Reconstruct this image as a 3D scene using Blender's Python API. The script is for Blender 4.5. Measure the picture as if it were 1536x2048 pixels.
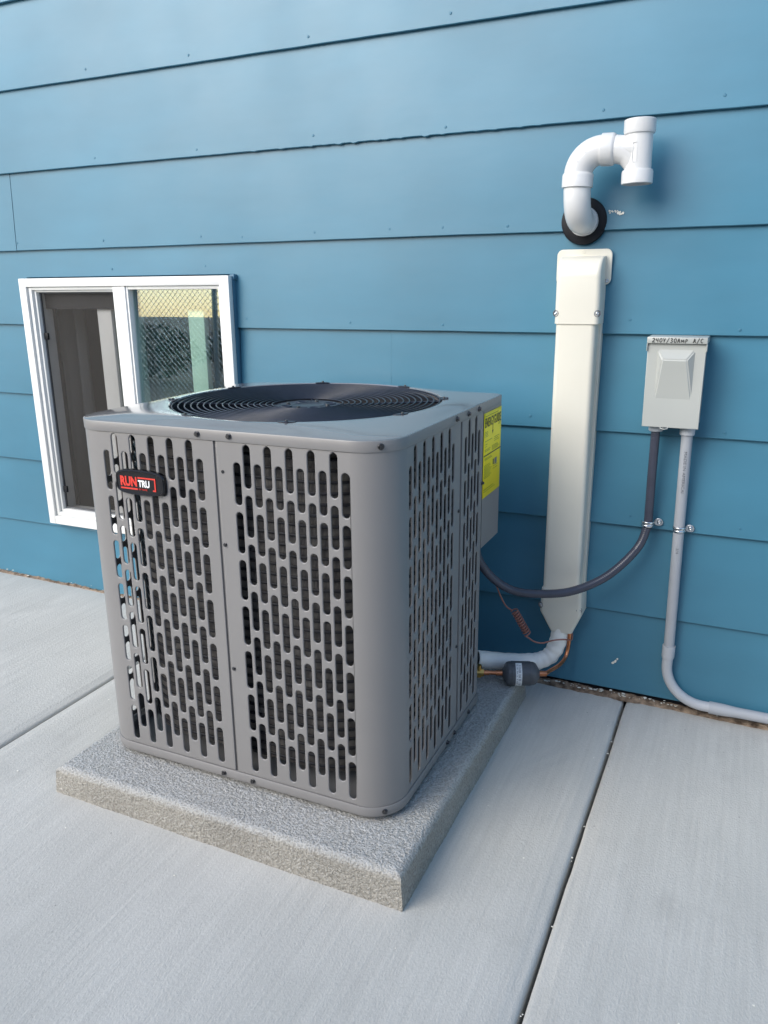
import bpy, bmesh, math, random
from mathutils import Vector, Matrix, noise
R = math.radians
PI = math.pi
random.seed(7)

for o in list(bpy.data.objects):
    bpy.data.objects.remove(o, do_unlink=True)
S = bpy.context.scene
COL = S.collection

# ------------------------------------------------------------------ camera
CAM = Vector((0.2464, -2.0273, 1.0832))
PITCH, YAW, ROLL, FPX = 0.2810, -0.4331, -0.0103, 1587.8
fwd = Vector((math.sin(YAW)*math.cos(PITCH), math.cos(YAW)*math.cos(PITCH), -math.sin(PITCH)))
rgt = Vector((math.cos(YAW), -math.sin(YAW), 0))
upv = rgt.cross(fwd)
r2 = math.cos(ROLL)*rgt + math.sin(ROLL)*upv
u2 = -math.sin(ROLL)*rgt + math.cos(ROLL)*upv
cd = bpy.data.cameras.new('camera')
cam = bpy.data.objects.new('camera', cd)
COL.objects.link(cam)
cam.matrix_world = Matrix(((r2.x, u2.x, -fwd.x, CAM.x), (r2.y, u2.y, -fwd.y, CAM.y),
                           (r2.z, u2.z, -fwd.z, CAM.z), (0, 0, 0, 1)))
cd.sensor_fit = 'VERTICAL'
cd.sensor_height = 36.0
cd.lens = FPX/2048*36
cd.clip_start = 0.02
cd.clip_end = 2000
S.camera = cam

# ------------------------------------------------------------------ sky, sun, exposure
SUN_TO = Vector((-0.44, -0.72, 0.55)).normalized()
SUN_EL = math.asin(SUN_TO.z)
w = bpy.data.worlds.new('World')
S.world = w
w.use_nodes = True
nt = w.node_tree
nt.nodes.clear()
sky = nt.nodes.new('ShaderNodeTexSky')
sky.sky_type = 'NISHITA'
sky.sun_disc = False
sky.sun_elevation = SUN_EL
sky.sun_rotation = math.atan2(SUN_TO.x, SUN_TO.y)
bg = nt.nodes.new('ShaderNodeBackground')
bg.inputs['Strength'].default_value = 0.125
wo = nt.nodes.new('ShaderNodeOutputWorld')
nt.links.new(sky.outputs[0], bg.inputs['Color'])
nt.links.new(bg.outputs[0], wo.inputs['Surface'])
sl = bpy.data.lights.new('sun', 'SUN')
sl.energy = 1.45
sl.angle = R(45)
sl.color = (1.0, 0.955, 0.87)
sun = bpy.data.objects.new('sun', sl)
COL.objects.link(sun)
sun.rotation_euler = (-SUN_TO).to_track_quat('-Z', 'Y').to_euler()
sun.location = (-3, -3, 4)
S.view_settings.view_transform = 'Standard'
S.view_settings.look = 'None'
S.view_settings.gamma = 1
S.view_settings.use_curve_mapping = False
S.view_settings.exposure = 1.16
S.render.engine = 'CYCLES'
S.render.resolution_x = 768
S.render.resolution_y = 1024

# ------------------------------------------------------------------ helpers: materials
def mat(name, col, rough=0.5, metal=0.0, spec=0.5, var=0.0, vscale=6.0, vstretch=(1, 1, 1), bump=0.0, bscale=200.0,
        bstretch=(1, 1, 1), bdist=0.001, col2=None, rvar=0.0, coat=0.0, var2=0.0, v2scale=60.0, v2stretch=(1, 1, 1)):
    m = bpy.data.materials.new(name)
    m.use_nodes = True
    N = m.node_tree.nodes
    L = m.node_tree.links
    p = N['Principled BSDF']
    p.inputs['Base Color'].default_value = (*col, 1)
    p.inputs['Roughness'].default_value = rough
    p.inputs['Metallic'].default_value = metal
    p.inputs['Specular IOR Level'].default_value = spec
    if coat:
        p.inputs['Coat Weight'].default_value = coat
        p.inputs['Coat Roughness'].default_value = 0.1
    tc = N.new('ShaderNodeTexCoord')

    def nz(scale, stretch, detail=5.0):
        mp = N.new('ShaderNodeMapping')
        mp.inputs['Scale'].default_value = stretch
        L.new(tc.outputs['Object'], mp.inputs['Vector'])
        t = N.new('ShaderNodeTexNoise')
        t.inputs['Scale'].default_value = scale
        t.inputs['Detail'].default_value = detail
        L.new(mp.outputs[0], t.inputs['Vector'])
        return t
    last = None
    if var or col2:
        t = nz(vscale, vstretch)
        rmp = N.new('ShaderNodeValToRGB')
        rmp.color_ramp.elements[0].position = 0.3
        rmp.color_ramp.elements[1].position = 0.7
        a = [max(0, c*(1-var)) for c in col]
        b = [min(1, c*(1+var)) for c in (col2 or col)]
        rmp.color_ramp.elements[0].color = (*a, 1)
        rmp.color_ramp.elements[1].color = (*b, 1)
        L.new(t.outputs['Fac'], rmp.inputs['Fac'])
        last = rmp.outputs['Color']
        if var2:
            t2 = nz(v2scale, v2stretch, 6)
            mr = N.new('ShaderNodeMapRange')
            mr.inputs['From Min'].default_value = 0.25
            mr.inputs['From Max'].default_value = 0.75
            mr.inputs['To Min'].default_value = 1-var2
            mr.inputs['To Max'].default_value = 1+var2
            L.new(t2.outputs['Fac'], mr.inputs['Value'])
            mx = N.new('ShaderNodeVectorMath')
            mx.operation = 'SCALE'
            L.new(last, mx.inputs[0])
            L.new(mr.outputs[0], mx.inputs['Scale'])
            last = mx.outputs[0]
        L.new(last, p.inputs['Base Color'])
    if rvar:
        t = nz(vscale*1.7, vstretch)
        mr = N.new('ShaderNodeMapRange')
        mr.inputs['To Min'].default_value = max(0.02, rough-rvar)
        mr.inputs['To Max'].default_value = min(1, rough+rvar)
        L.new(t.outputs['Fac'], mr.inputs['Value'])
        L.new(mr.outputs[0], p.inputs['Roughness'])
    if bump:
        t = nz(bscale, bstretch, 4)
        b = N.new('ShaderNodeBump')
        b.inputs['Strength'].default_value = bump
        b.inputs['Distance'].default_value = bdist
        L.new(t.outputs['Fac'], b.inputs['Height'])
        L.new(b.outputs[0], p.inputs['Normal'])
    return m

M = {}
M['siding'] = mat('siding_paint', (0.050, 0.178, 0.264), 0.38, spec=0.5, var=0.08, vscale=2.2, bump=0.16, bscale=55, bstretch=(.5, 1, 1.0),
                  bdist=0.0012, rvar=0.11, var2=0.05, v2scale=14, v2stretch=(.3, 1, 1))
M['trim_blue'] = mat('trim_blue_paint', (0.058, 0.16, 0.24), 0.45, var=0.08, vscale=9, bump=.3, bscale=60)
M['nail'] = mat('painted_nail', (0.042, 0.165, 0.25), 0.45, var=.15, vscale=60)
M['vinyl'] = mat('white_vinyl', (0.74, 0.74, 0.72), 0.35, var=0.03, vscale=5, bump=.08, bscale=120)
M['pvc'] = mat('white_pvc', (0.64, 0.64, 0.635), 0.2, var=0.03, vscale=9, bump=.12, bscale=60, rvar=.06)
M['ivory'] = mat('ivory_plastic', (0.67, 0.645, 0.56), 0.34, var=0.03, vscale=5, bump=.1, bscale=90, rvar=.06)
M['rubber'] = mat('black_rubber', (0.008, 0.009, 0.012), 0.5, spec=.25, var=.3, vscale=30, bump=.2, bscale=150)
M['steel'] = mat('grey_painted_steel', (0.238, 0.230, 0.227), 0.40, metal=0.1, var=0.035, vscale=4, bump=.12, bscale=420,
                 bdist=.0004, rvar=.07)
M['lid'] = mat('grey_lid_steel', (0.30, 0.30, 0.305), 0.11, metal=0.55, var=0.03, vscale=3, rvar=.04)
M['dark_steel'] = mat('dark_inner_steel', (0.018, 0.019, 0.024), 0.6, spec=.3, var=.3, vscale=20)
M['black_wire'] = mat('black_coated_wire', (0.014, 0.018, 0.032), 0.38, spec=.5, var=.2, vscale=20)
M['blade'] = mat('fan_blade_grey', (0.15, 0.145, 0.135), 0.5, metal=.2, var=.1, vscale=8)
M['screw'] = mat('dark_zinc_screw', (0.10, 0.10, 0.105), 0.33, metal=.9, var=.2, vscale=300)
M['zinc'] = mat('galvanised_steel', (0.62, 0.64, 0.66), 0.25, metal=1.0, var=.15, vscale=120, rvar=.1)
M['badge'] = mat('black_badge_plastic', (0.006, 0.006, 0.008), 0.2, var=.1, vscale=30)
M['red'] = mat('red_print', (0.70, 0.045, 0.03), 0.4, var=.05, vscale=80)
M['white_print'] = mat('white_print', (0.85, 0.85, 0.85), 0.4, var=.02, vscale=80)
M['black_print'] = mat('black_print', (0.02, 0.02, 0.02), 0.5, var=.2, vscale=200)
M['grey_print'] = mat('worn_grey_print', (0.16, 0.17, 0.19), 0.5, var=.3, vscale=300)
M['fine_print'] = mat('fine_print', (0.42, 0.40, 0.02), 0.5, var=.5, vscale=600, vstretch=(1, 1, .5))
M['yellow'] = mat('yellow_label', (0.95, 0.79, 0.01), 0.45, var=.04, vscale=8, bump=.15, bscale=25)
M['label_white'] = mat('white_label', (0.78, 0.78, 0.78), 0.45, var=.04, vscale=80)
M['box_grey'] = mat('grey_box_enamel', (0.40, 0.412, 0.388), 0.36, var=.03, vscale=7, bump=.1, bscale=200, rvar=.06)
M['conduit'] = mat('grey_pvc_conduit', (0.36, 0.38, 0.41), 0.45, var=.06, vscale=12, bump=.1, bscale=150, rvar=.08)
M['fitting'] = mat('pale_grey_fitting', (0.45, 0.47, 0.50), 0.42, var=.05, vscale=20)
M['hose'] = mat('dark_grey_flexible_hose', (0.050, 0.055, 0.078), 0.22, var=.1, vscale=20)
M['insul'] = mat('white_insulation_wrap', (0.82, 0.81, 0.76), 0.38, var=.05, vscale=20, bump=.5, bscale=45, bdist=.003)
M['copper'] = mat('copper_pipe', (0.60, 0.24, 0.12), 0.3, metal=1.0, var=.22, vscale=35, rvar=.12)
M['brass'] = mat('brass_valve', (0.65, 0.42, 0.13), 0.35, metal=1.0, var=.2, vscale=60)
M['drier'] = mat('charcoal_drier_paint', (0.085, 0.09, 0.10), 0.42, var=.1, vscale=30, bump=.15, bscale=120)
M['wire_brown'] = mat('brown_thermostat_cable', (0.30, 0.13, 0.10), 0.42, var=.2, vscale=40)
M['dirt'] = mat('brown_dirt', (0.13, 0.085, 0.055), 0.95, var=.5, vscale=55, col2=(.24, .18, .13), bump=1, bscale=160, bdist=.006)
M['chip'] = mat('white_paint_chip', (0.78, 0.76, 0.68), 0.6, var=.1, vscale=90)
M['room'] = mat('room_wall', (0.13, 0.105, 0.085), 0.9, var=.1, vscale=3)
M['curtain'] = mat('grey_curtain', (0.42, 0.40, 0.38), 0.9, var=.12, vscale=12, vstretch=(1, 1, .1))
M['soil'] = mat('bare_soil', (0.20, 0.16, 0.12), 0.95, var=.25, vscale=3, bump=.6, bscale=30, bdist=.02)
M['hedge'] = mat('hedge_leaf', (0.045, 0.065, 0.035), 0.7, var=.4, vscale=9)
M['bark'] = mat('hedge_stem', (0.09, 0.07, 0.05), 0.9, var=.3, vscale=20)

def node_mat(name):
    m = bpy.data.materials.new(name)
    m.use_nodes = True
    return m, m.node_tree.nodes, m.node_tree.links, m.node_tree.nodes['Principled BSDF']

def concrete_mat():
    m, N, L, p = node_mat('broomed_concrete')
    tc = N.new('ShaderNodeTexCoord')

    def noisy(scale, stretch, detail=6, rough=.55):
        mp = N.new('ShaderNodeMapping')
        mp.inputs['Scale'].default_value = stretch
        mp.inputs['Rotation'].default_value = (0, 0, R(3))
        L.new(tc.outputs['Object'], mp.inputs['Vector'])
        t = N.new('ShaderNodeTexNoise')
        t.inputs['Scale'].default_value = scale
        t.inputs['Detail'].default_value = detail
        t.inputs['Roughness'].default_value = rough
        L.new(mp.outputs[0], t.inputs['Vector'])
        return t.outputs['Fac']

    def remap(s, a, b, lo, hi):
        r = N.new('ShaderNodeMapRange')
        r.inputs['From Min'].default_value = a
        r.inputs['From Max'].default_value = b
        r.inputs['To Min'].default_value = lo
        r.inputs['To Max'].default_value = hi
        L.new(s, r.inputs['Value'])
        return r.outputs[0]
    big = noisy(2.3, (1, .7, 1), 7, .62)
    streak = noisy(95, (1, .045, 1), 5, .6)
    streak2 = noisy(22, (1, .09, 1), 4, .6)
    fine = noisy(330, (1, .5, 1), 3)
    cr = N.new('ShaderNodeValToRGB')
    cr.color_ramp.elements[0].position = .3
    cr.color_ramp.elements[0].color = (.485, .477, .442, 1)
    cr.color_ramp.elements[1].position = .72
    cr.color_ramp.elements[1].color = (.585, .570, .530, 1)
    L.new(big, cr.inputs['Fac'])
    col = cr.outputs['Color']
    for s, lo, hi in ((streak, .93, 1.07), (streak2, .97, 1.03), (fine, .955, 1.045)):
        v = N.new('ShaderNodeVectorMath')
        v.operation = 'SCALE'
        L.new(col, v.inputs[0])
        L.new(remap(s, .25, .75, lo, hi), v.inputs['Scale'])
        col = v.outputs[0]
    st = remap(noisy(4.5, (1, .8, 1), 5, .7), .56, .70, 1, .90)
    v = N.new('ShaderNodeVectorMath')
    v.operation = 'SCALE'
    L.new(col, v.inputs[0])
    L.new(st, v.inputs['Scale'])
    col = v.outputs[0]
    # small pits and specks
    vo = N.new('ShaderNodeTexVoronoi')
    vo.inputs['Scale'].default_value = 26
    L.new(tc.outputs['Object'], vo.inputs['Vector'])
    dots = remap(vo.outputs['Distance'], .03, .065, .55, 1)
    msk = noisy(3.3, (1, 1, 1), 2)
    gate = remap(msk, .52, .6, 1, 0)
    mx = N.new('ShaderNodeMath')
    mx.operation = 'MAXIMUM'
    L.new(dots, mx.inputs[0])
    L.new(gate, mx.inputs[1])
    v = N.new('ShaderNodeVectorMath')
    v.operation = 'SCALE'
    L.new(col, v.inputs[0])
    L.new(mx.outputs[0], v.inputs['Scale'])
    L.new(v.outputs[0], p.inputs['Base Color'])
    p.inputs['Roughness'].default_value = .72
    p.inputs['Specular IOR Level'].default_value = .35
    ad = N.new('ShaderNodeMath')
    ad.operation = 'ADD'
    L.new(streak, ad.inputs[0])
    L.new(fine, ad.inputs[1])
    b = N.new('ShaderNodeBump')
    b.inputs['Strength'].default_value = .55
    b.inputs['Distance'].default_value = .0022
    L.new(ad.outputs[0], b.inputs['Height'])
    L.new(b.outputs[0], p.inputs['Normal'])
    return m
M['concrete'] = concrete_mat()

def pad_mat():
    m, N, L, p = node_mat('stippled_pad_concrete')
    tc = N.new('ShaderNodeTexCoord')
    t = N.new('ShaderNodeTexNoise')
    t.inputs['Scale'].default_value = 240
    t.inputs['Detail'].default_value = 5
    L.new(tc.outputs['Object'], t.inputs['Vector'])
    t2 = N.new('ShaderNodeTexNoise')
    t2.inputs['Scale'].default_value = 5
    t2.inputs['Detail'].default_value = 4
    L.new(tc.outputs['Object'], t2.inputs['Vector'])
    cr = N.new('ShaderNodeValToRGB')
    cr.color_ramp.elements[0].position = .32
    cr.color_ramp.elements[0].color = (.22, .205, .175, 1)
    cr.color_ramp.elements[1].position = .66
    cr.color_ramp.elements[1].color = (.43, .405, .36, 1)
    L.new(t.outputs['Fac'], cr.inputs['Fac'])
    mr = N.new('ShaderNodeMapRange')
    mr.inputs['From Min'].default_value = .3
    mr.inputs['From Max'].default_value = .7
    mr.inputs['To Min'].default_value = .85
    mr.inputs['To Max'].default_value = 1.12
    L.new(t2.outputs['Fac'], mr.inputs['Value'])
    v = N.new('ShaderNodeVectorMath')
    v.operation = 'SCALE'
    L.new(cr.outputs['Color'], v.inputs[0])
    L.new(mr.outputs[0], v.inputs['Scale'])
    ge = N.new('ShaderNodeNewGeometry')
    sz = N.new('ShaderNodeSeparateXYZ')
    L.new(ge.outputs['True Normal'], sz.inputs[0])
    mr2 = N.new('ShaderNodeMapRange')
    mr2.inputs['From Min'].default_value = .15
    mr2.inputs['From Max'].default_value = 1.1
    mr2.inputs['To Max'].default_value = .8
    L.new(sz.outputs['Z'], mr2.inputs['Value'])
    pale_top = N.new('ShaderNodeMix')  # paler grey on upward-facing surfaces, broken up by the fine noise
    pale_top.data_type = 'RGBA'
    pale_top.inputs['B'].default_value = (.54, .55, .55, 1)
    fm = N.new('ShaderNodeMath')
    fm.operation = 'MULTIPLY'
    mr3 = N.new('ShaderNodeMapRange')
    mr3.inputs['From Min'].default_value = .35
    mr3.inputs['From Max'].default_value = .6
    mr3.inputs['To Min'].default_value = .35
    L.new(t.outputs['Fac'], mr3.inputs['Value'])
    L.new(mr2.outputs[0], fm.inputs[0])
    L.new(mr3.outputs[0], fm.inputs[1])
    L.new(fm.outputs[0], pale_top.inputs['Factor'])
    L.new(v.outputs[0], pale_top.inputs['A'])
    L.new(pale_top.outputs['Result'], p.inputs['Base Color'])
    p.inputs['Roughness'].default_value = .34
    b = N.new('ShaderNodeBump')
    b.inputs['Strength'].default_value = 1.0
    b.inputs['Distance'].default_value = .0045
    L.new(t.outputs['Fac'], b.inputs['Height'])
    L.new(b.outputs[0], p.inputs['Normal'])
    return m
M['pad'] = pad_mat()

def coil_mat():
    m, N, L, p = node_mat('black_coil_fins')
    tc = N.new('ShaderNodeTexCoord')
    sx = N.new('ShaderNodeSeparateXYZ')
    L.new(tc.outputs['Object'], sx.inputs[0])
    ad = N.new('ShaderNodeMath')
    ad.operation = 'ADD'
    L.new(sx.outputs['X'], ad.inputs[0])
    L.new(sx.outputs['Y'], ad.inputs[1])
    mu = N.new('ShaderNodeMath')
    mu.operation = 'MULTIPLY'
    mu.inputs[1].default_value = 2*PI/0.0032
    L.new(ad.outputs[0], mu.inputs[0])
    si = N.new('ShaderNodeMath')
    si.operation = 'SINE'
    L.new(mu.outputs[0], si.inputs[0])
    t = N.new('ShaderNodeTexNoise')
    t.inputs['Scale'].default_value = 45
    L.new(tc.outputs['Object'], t.inputs['Vector'])
    cr = N.new('ShaderNodeValToRGB')
    cr.color_ramp.elements[0].position = .35
    cr.color_ramp.elements[0].color = (.075, .072, .075, 1)
    cr.color_ramp.elements[1].position = .75
    cr.color_ramp.elements[1].color = (.20, .19, .18, 1)
    L.new(t.outputs['Fac'], cr.inputs['Fac'])
    L.new(cr.outputs[0], p.inputs['Base Color'])
    p.inputs['Roughness'].default_value = .4
    p.inputs['Metallic'].default_value = .3
    b = N.new('ShaderNodeBump')
    b.inputs['Strength'].default_value = .7
    b.inputs['Distance'].default_value = .0015
    L.new(si.outputs[0], b.inputs['Height'])
    L.new(b.outputs[0], p.inputs['Normal'])
    return m
M['coil'] = coil_mat()

def glass_mat():
    m, N, L, p = node_mat('coated_window_glass')
    N.remove(p)
    out = [n for n in N if n.type == 'OUTPUT_MATERIAL'][0]
    tr = N.new('ShaderNodeBsdfTransparent')
    tr.inputs['Color'].default_value = (.78, .88, .83, 1)
    gl = N.new('ShaderNodeBsdfGlossy')
    gl.inputs['Roughness'].default_value = 0.0
    gl.inputs['Color'].default_value = (.76, .88, 1.0, 1)
    lw = N.new('ShaderNodeLayerWeight')
    pw = N.new('ShaderNodeMath')
    pw.operation = 'POWER'
    pw.inputs[1].default_value = 3.0
    L.new(lw.outputs['Facing'], pw.inputs[0])
    fr = N.new('ShaderNodeMapRange')
    fr.inputs['To Min'].default_value = .15
    fr.inputs['To Max'].default_value = .9
    L.new(pw.outputs[0], fr.inputs['Value'])
    mx = N.new('ShaderNodeMixShader')
    L.new(fr.outputs[0], mx.inputs[0])
    L.new(tr.outputs[0], mx.inputs[1])
    L.new(gl.outputs[0], mx.inputs[2])
    L.new(mx.outputs[0], out.inputs['Surface'])
    return m
M['glass'] = glass_mat()

def screen_mat():
    m, N, L, p = node_mat('insect_screen')
    out = [n for n in N if n.type == 'OUTPUT_MATERIAL'][0]
    p.inputs['Base Color'].default_value = (.05, .046, .042, 1)
    p.inputs['Roughness'].default_value = .7
    tr = N.new('ShaderNodeBsdfTransparent')
    mx = N.new('ShaderNodeMixShader')
    mx.inputs[0].default_value = .42
    L.new(tr.outputs[0], mx.inputs[1])
    L.new(p.outputs[0], mx.inputs[2])
    L.new(mx.outputs[0], out.inputs['Surface'])
    return m
M['screen'] = screen_mat()

# ------------------------------------------------------------------ helpers: objects
def tag(o, label=None, cat=None, group=None, kind=None):
    if label: o['label'] = label
    if cat: o['category'] = cat
    if group: o['group'] = group
    if kind: o['kind'] = kind
    return o

def empty(name, loc=(0, 0, 0)):
    o = bpy.data.objects.new(name, None)
    COL.objects.link(o)
    o.location = loc
    o.empty_display_size = .05
    return o

def link_mesh(name, me, m, parent=None, smooth=None):
    o = bpy.data.objects.new(name, me)
    COL.objects.link(o)
    if m is not None and not me.materials:
        me.materials.append(M[m] if isinstance(m, str) else m)
    if smooth is not None:
        for p in me.polygons: p.use_smooth = True
        if smooth < 179:
            me.set_sharp_from_angle(angle=R(smooth))
    if parent is not None:
        o.parent = parent
        # meshes are built in world coordinates: undo the parent's place
        W = Matrix.Translation((0, 0, 0))
        q = parent
        loc = Vector((0, 0, 0))
        while q is not None:
            loc += q.location
            q = q.parent
        o.location = -loc
    return o

def bm_obj(name, bm, m, parent=None, smooth=None):
    me = bpy.data.meshes.new(name)
    bm.normal_update()
    bm.to_mesh(me)
    bm.free()
    return link_mesh(name, me, m, parent, smooth)

def add_box(bm, x0, x1, y0, y1, z0, z1, bev=0.0, seg=2):
    r = bmesh.ops.create_cube(bm, size=1)
    vs = r['verts']
    for v in vs:
        v.co = Vector(((x0+x1)/2+v.co.x*(x1-x0), (y0+y1)/2+v.co.y*(y1-y0), (z0+z1)/2+v.co.z*(z1-z0)))
    if bev:
        es = list({e for v in vs for e in v.link_edges})
        bmesh.ops.bevel(bm, geom=es, offset=bev, segments=seg, affect='EDGES', profile=.5)

def box(name, m, parent, x0, x1, y0, y1, z0, z1, bev=0.0015, seg=2):
    bm = bmesh.new()
    add_box(bm, x0, x1, y0, y1, z0, z1, bev, seg)
    return bm_obj(name, bm, m, parent, 40)

def add_cyl(bm, p0, p1, r0, r1=None, n=24, caps=True):
    p0, p1 = Vector(p0), Vector(p1)
    r1 = r0 if r1 is None else r1
    d = (p1-p0).normalized()
    a = d.orthogonal().normalized()
    b = d.cross(a)
    A, B = [], []
    for i in range(n):
        t = 2*PI*i/n
        k = a*math.cos(t)+b*math.sin(t)
        A.append(bm.verts.new(p0+k*r0))
        B.append(bm.verts.new(p1+k*r1))
    for i in range(n):
        j = (i+1) % n
        bm.faces.new((A[i], A[j], B[j], B[i]))
    if caps:
        bm.faces.new(A[::-1])
        bm.faces.new(B)

def add_lathe(bm, origin, axis, prof, n=32, close=False):
    """prof: list of (distance along axis, radius)"""
    o, d = Vector(origin), Vector(axis).normalized()
    a = d.orthogonal().normalized()
    b = d.cross(a)
    rings = []
    for (h, r) in prof:
        if r < 1e-6:
            rings.append([bm.verts.new(o+d*h)])
        else:
            rings.append([bm.verts.new(o+d*h+(a*math.cos(2*PI*i/n)+b*math.sin(2*PI*i/n))*r) for i in range(n)])
    pairs = list(zip(rings, rings[1:]))
    if close: pairs.append((rings[-1], rings[0]))
    for A, B in pairs:
        for i in range(n):
            j = (i+1) % n
            if len(A) == 1 and len(B) == 1: continue
            if len(A) == 1: bm.faces.new((A[0], B[j], B[i]))
            elif len(B) == 1: bm.faces.new((A[i], A[j], B[0]))
            else: bm.faces.new((A[i], A[j], B[j], B[i]))

def catmull(pts, step):
    P = [Vector(p) for p in pts]
    P = [P[0]*2-P[1]]+P+[P[-1]*2-P[-2]]
    out = []
    for i in range(1, len(P)-2):
        L = (P[i+1]-P[i]).length
        n = max(2, int(L/step))
        for k in range(n):
            t = k/n
            a, b, c, d = P[i-1], P[i], P[i+1], P[i+2]
            out.append(0.5*((2*b)+(c-a)*t+(2*a-5*b+4*c-d)*t*t+(3*b-a-3*c+d)*t**3))
    out.append(P[-2])
    return out

def add_sweep(bm, path, rad, n=16, caps=True, closed=False):
    path = [Vector(p) for p in path]
    m = len(path)
    rf = rad if callable(rad) else (lambda s: rad)
    tans = []
    for i in range(m):
        if closed:
            t = path[(i+1) % m]-path[(i-1) % m]
        else:
            t = path[min(i+1, m-1)]-path[max(i-1, 0)]
        tans.append(t.normalized())
    a = tans[0].orthogonal().normalized()
    rings = []
    s = 0
    for i in range(m):
        if i:
            s += (path[i]-path[i-1]).length
            a = (a-tans[i]*a.dot(tans[i])).normalized()
        b = tans[i].cross(a)
        r = rf(s)
        rings.append([bm.verts.new(path[i]+(a*math.cos(2*PI*k/n)+b*math.sin(2*PI*k/n))*r) for k in range(n)])
    prs = list(zip(rings, rings[1:]))
    if closed: prs.append((rings[-1], rings[0]))
    for A, B in prs:
        for k in range(n):
            j = (k+1) % n
            bm.faces.new((A[k], A[j], B[j], B[k]))
    if caps and not closed:
        bm.faces.new(rings[0][::-1])
        bm.faces.new(rings[-1])

def sweep(name, m, parent, pts, rad, n=16, step=.008, caps=True, smooth=60):
    bm = bmesh.new()
    add_sweep(bm, catmull(pts, step), rad, n, caps)
    return bm_obj(name, bm, m, parent, smooth)

def arc(c, r, a0, a1, n, ax1, ax2):
    c, ax1, ax2 = Vector(c), Vector(ax1), Vector(ax2)
    return [c+(ax1*math.cos(a0+(a1-a0)*i/n)+ax2*math.sin(a0+(a1-a0)*i/n))*r for i in range(n+1)]

def curve_mesh(splines, extrude, bevel=0.0, res=1):
    """splines: list of closed 2D loops (first is the outline, others are holes) -> filled, extruded mesh in XY"""
    cu = bpy.data.curves.new('tmp', 'CURVE')
    cu.dimensions = '2D'
    cu.fill_mode = 'BOTH'
    cu.extrude = extrude
    cu.bevel_depth = bevel
    cu.bevel_resolution = res
    if bevel: cu.offset = -bevel
    for lp in splines:
        sp = cu.splines.new('POLY')
        sp.points.add(len(lp)-1)
        for i, p in enumerate(lp):
            sp.points[i].co = (p[0], p[1], 0, 1)
        sp.use_cyclic_u = True
    o = bpy.data.objects.new('tmp', cu)
    COL.objects.link(o)
    dg = bpy.context.evaluated_depsgraph_get()
    me = bpy.data.meshes.new_from_object(o.evaluated_get(dg))
    bpy.data.objects.remove(o, do_unlink=True)
    bpy.data.curves.remove(cu)
    me.materials.clear()
    return me

def text_mesh(s, size, extrude=0.0003, shear=0.0, space=1.0, align='LEFT', offset=0.0):
    cu = bpy.data.curves.new('tmp', 'FONT')
    cu.body = s
    cu.size = size
    cu.extrude = extrude
    cu.shear = shear
    cu.space_character = space
    cu.align_x = align
    cu.offset = offset
    cu.resolution_u = 3
    o = bpy.data.objects.new('tmp', cu)
    COL.objects.link(o)
    dg = bpy.context.evaluated_depsgraph_get()
    me = bpy.data.meshes.new_from_object(o.evaluated_get(dg))
    bpy.data.objects.remove(o, do_unlink=True)
    bpy.data.curves.remove(cu)
    me.materials.clear()
    return me

def remap_mesh(me, fn):
    for v in me.vertices:
        v.co = fn(v.co.copy())
    me.update()
    return me

def rrect(x0, x1, y0, y1, r, n=6):
    """counter-clockwise rounded rectangle"""
    out = []
    for cx, cy, a in ((x1-r, y1-r, 0), (x0+r, y1-r, PI/2), (x0+r, y0+r, PI), (x1-r, y0+r, 1.5*PI)):
        for i in range(n+1):
            t = a+PI/2*i/n
            out.append((cx+r*math.cos(t), cy+r*math.sin(t)))
    return out

def add_loft(bm, rings, cap0=True, cap1=True, closed=True):
    V = [[bm.verts.new(p) for p in r] for r in rings]
    n = len(V[0])
    for A, B in zip(V, V[1:]):
        for i in range(n if closed else n-1):
            j = (i+1) % n
            bm.faces.new((A[i], A[j], B[j], B[i]))
    if cap0: bm.faces.new(V[0][::-1])
    if cap1: bm.faces.new(V[-1])

def screw_mesh():
    bm = bmesh.new()
    add_lathe(bm, (0, 0, 0), (0, 0, 1), [(-.002, .0058), (.0008, .0058), (.0014, .0050), (.0014, .0040)], 20)
    add_cyl(bm, (0, 0, .0012), (0, 0, .0048), .0043, .0039, 6)
    me = bpy.data.meshes.new('hex_screw')
    bm.to_mesh(me)
    bm.free()
    me.materials.append(M['screw'])
    return me
SCREW = screw_mesh()

def screw(parent, p, nrm, mesh=None, name='screw', scale=1.0):
    o = bpy.data.objects.new(name, mesh or SCREW)
    COL.objects.link(o)
    q = Vector(nrm).to_track_quat('Z', 'Y')
    o.parent = parent
    loc = Vector((0, 0, 0))
    k = parent
    while k is not None:
        loc += k.location
        k = k.parent
    o.location = Vector(p)-loc
    o.rotation_euler = q.to_euler()
    o.scale = (scale,)*3
    return o

def fnoise(x, y=0, z=0):
    return noise.noise(Vector((x, y, z)))

# ================================================================== SETTING: ground and patio
bm = bmesh.new()
bmesh.ops.create_grid(bm, x_segments=2, y_segments=2, size=400)
for v in bm.verts: v.co.z = -.14
g = bm_obj('ground', bm, 'soil')
tag(g, 'bare brown soil ground stretching away beyond the concrete patio', None, None, 'structure')

def gz(x): return -.0105*(x+.6)

patio = empty('patio')
tag(patio, 'pale grey broom finished concrete patio laid in wide slabs', None, None, 'structure')

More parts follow.
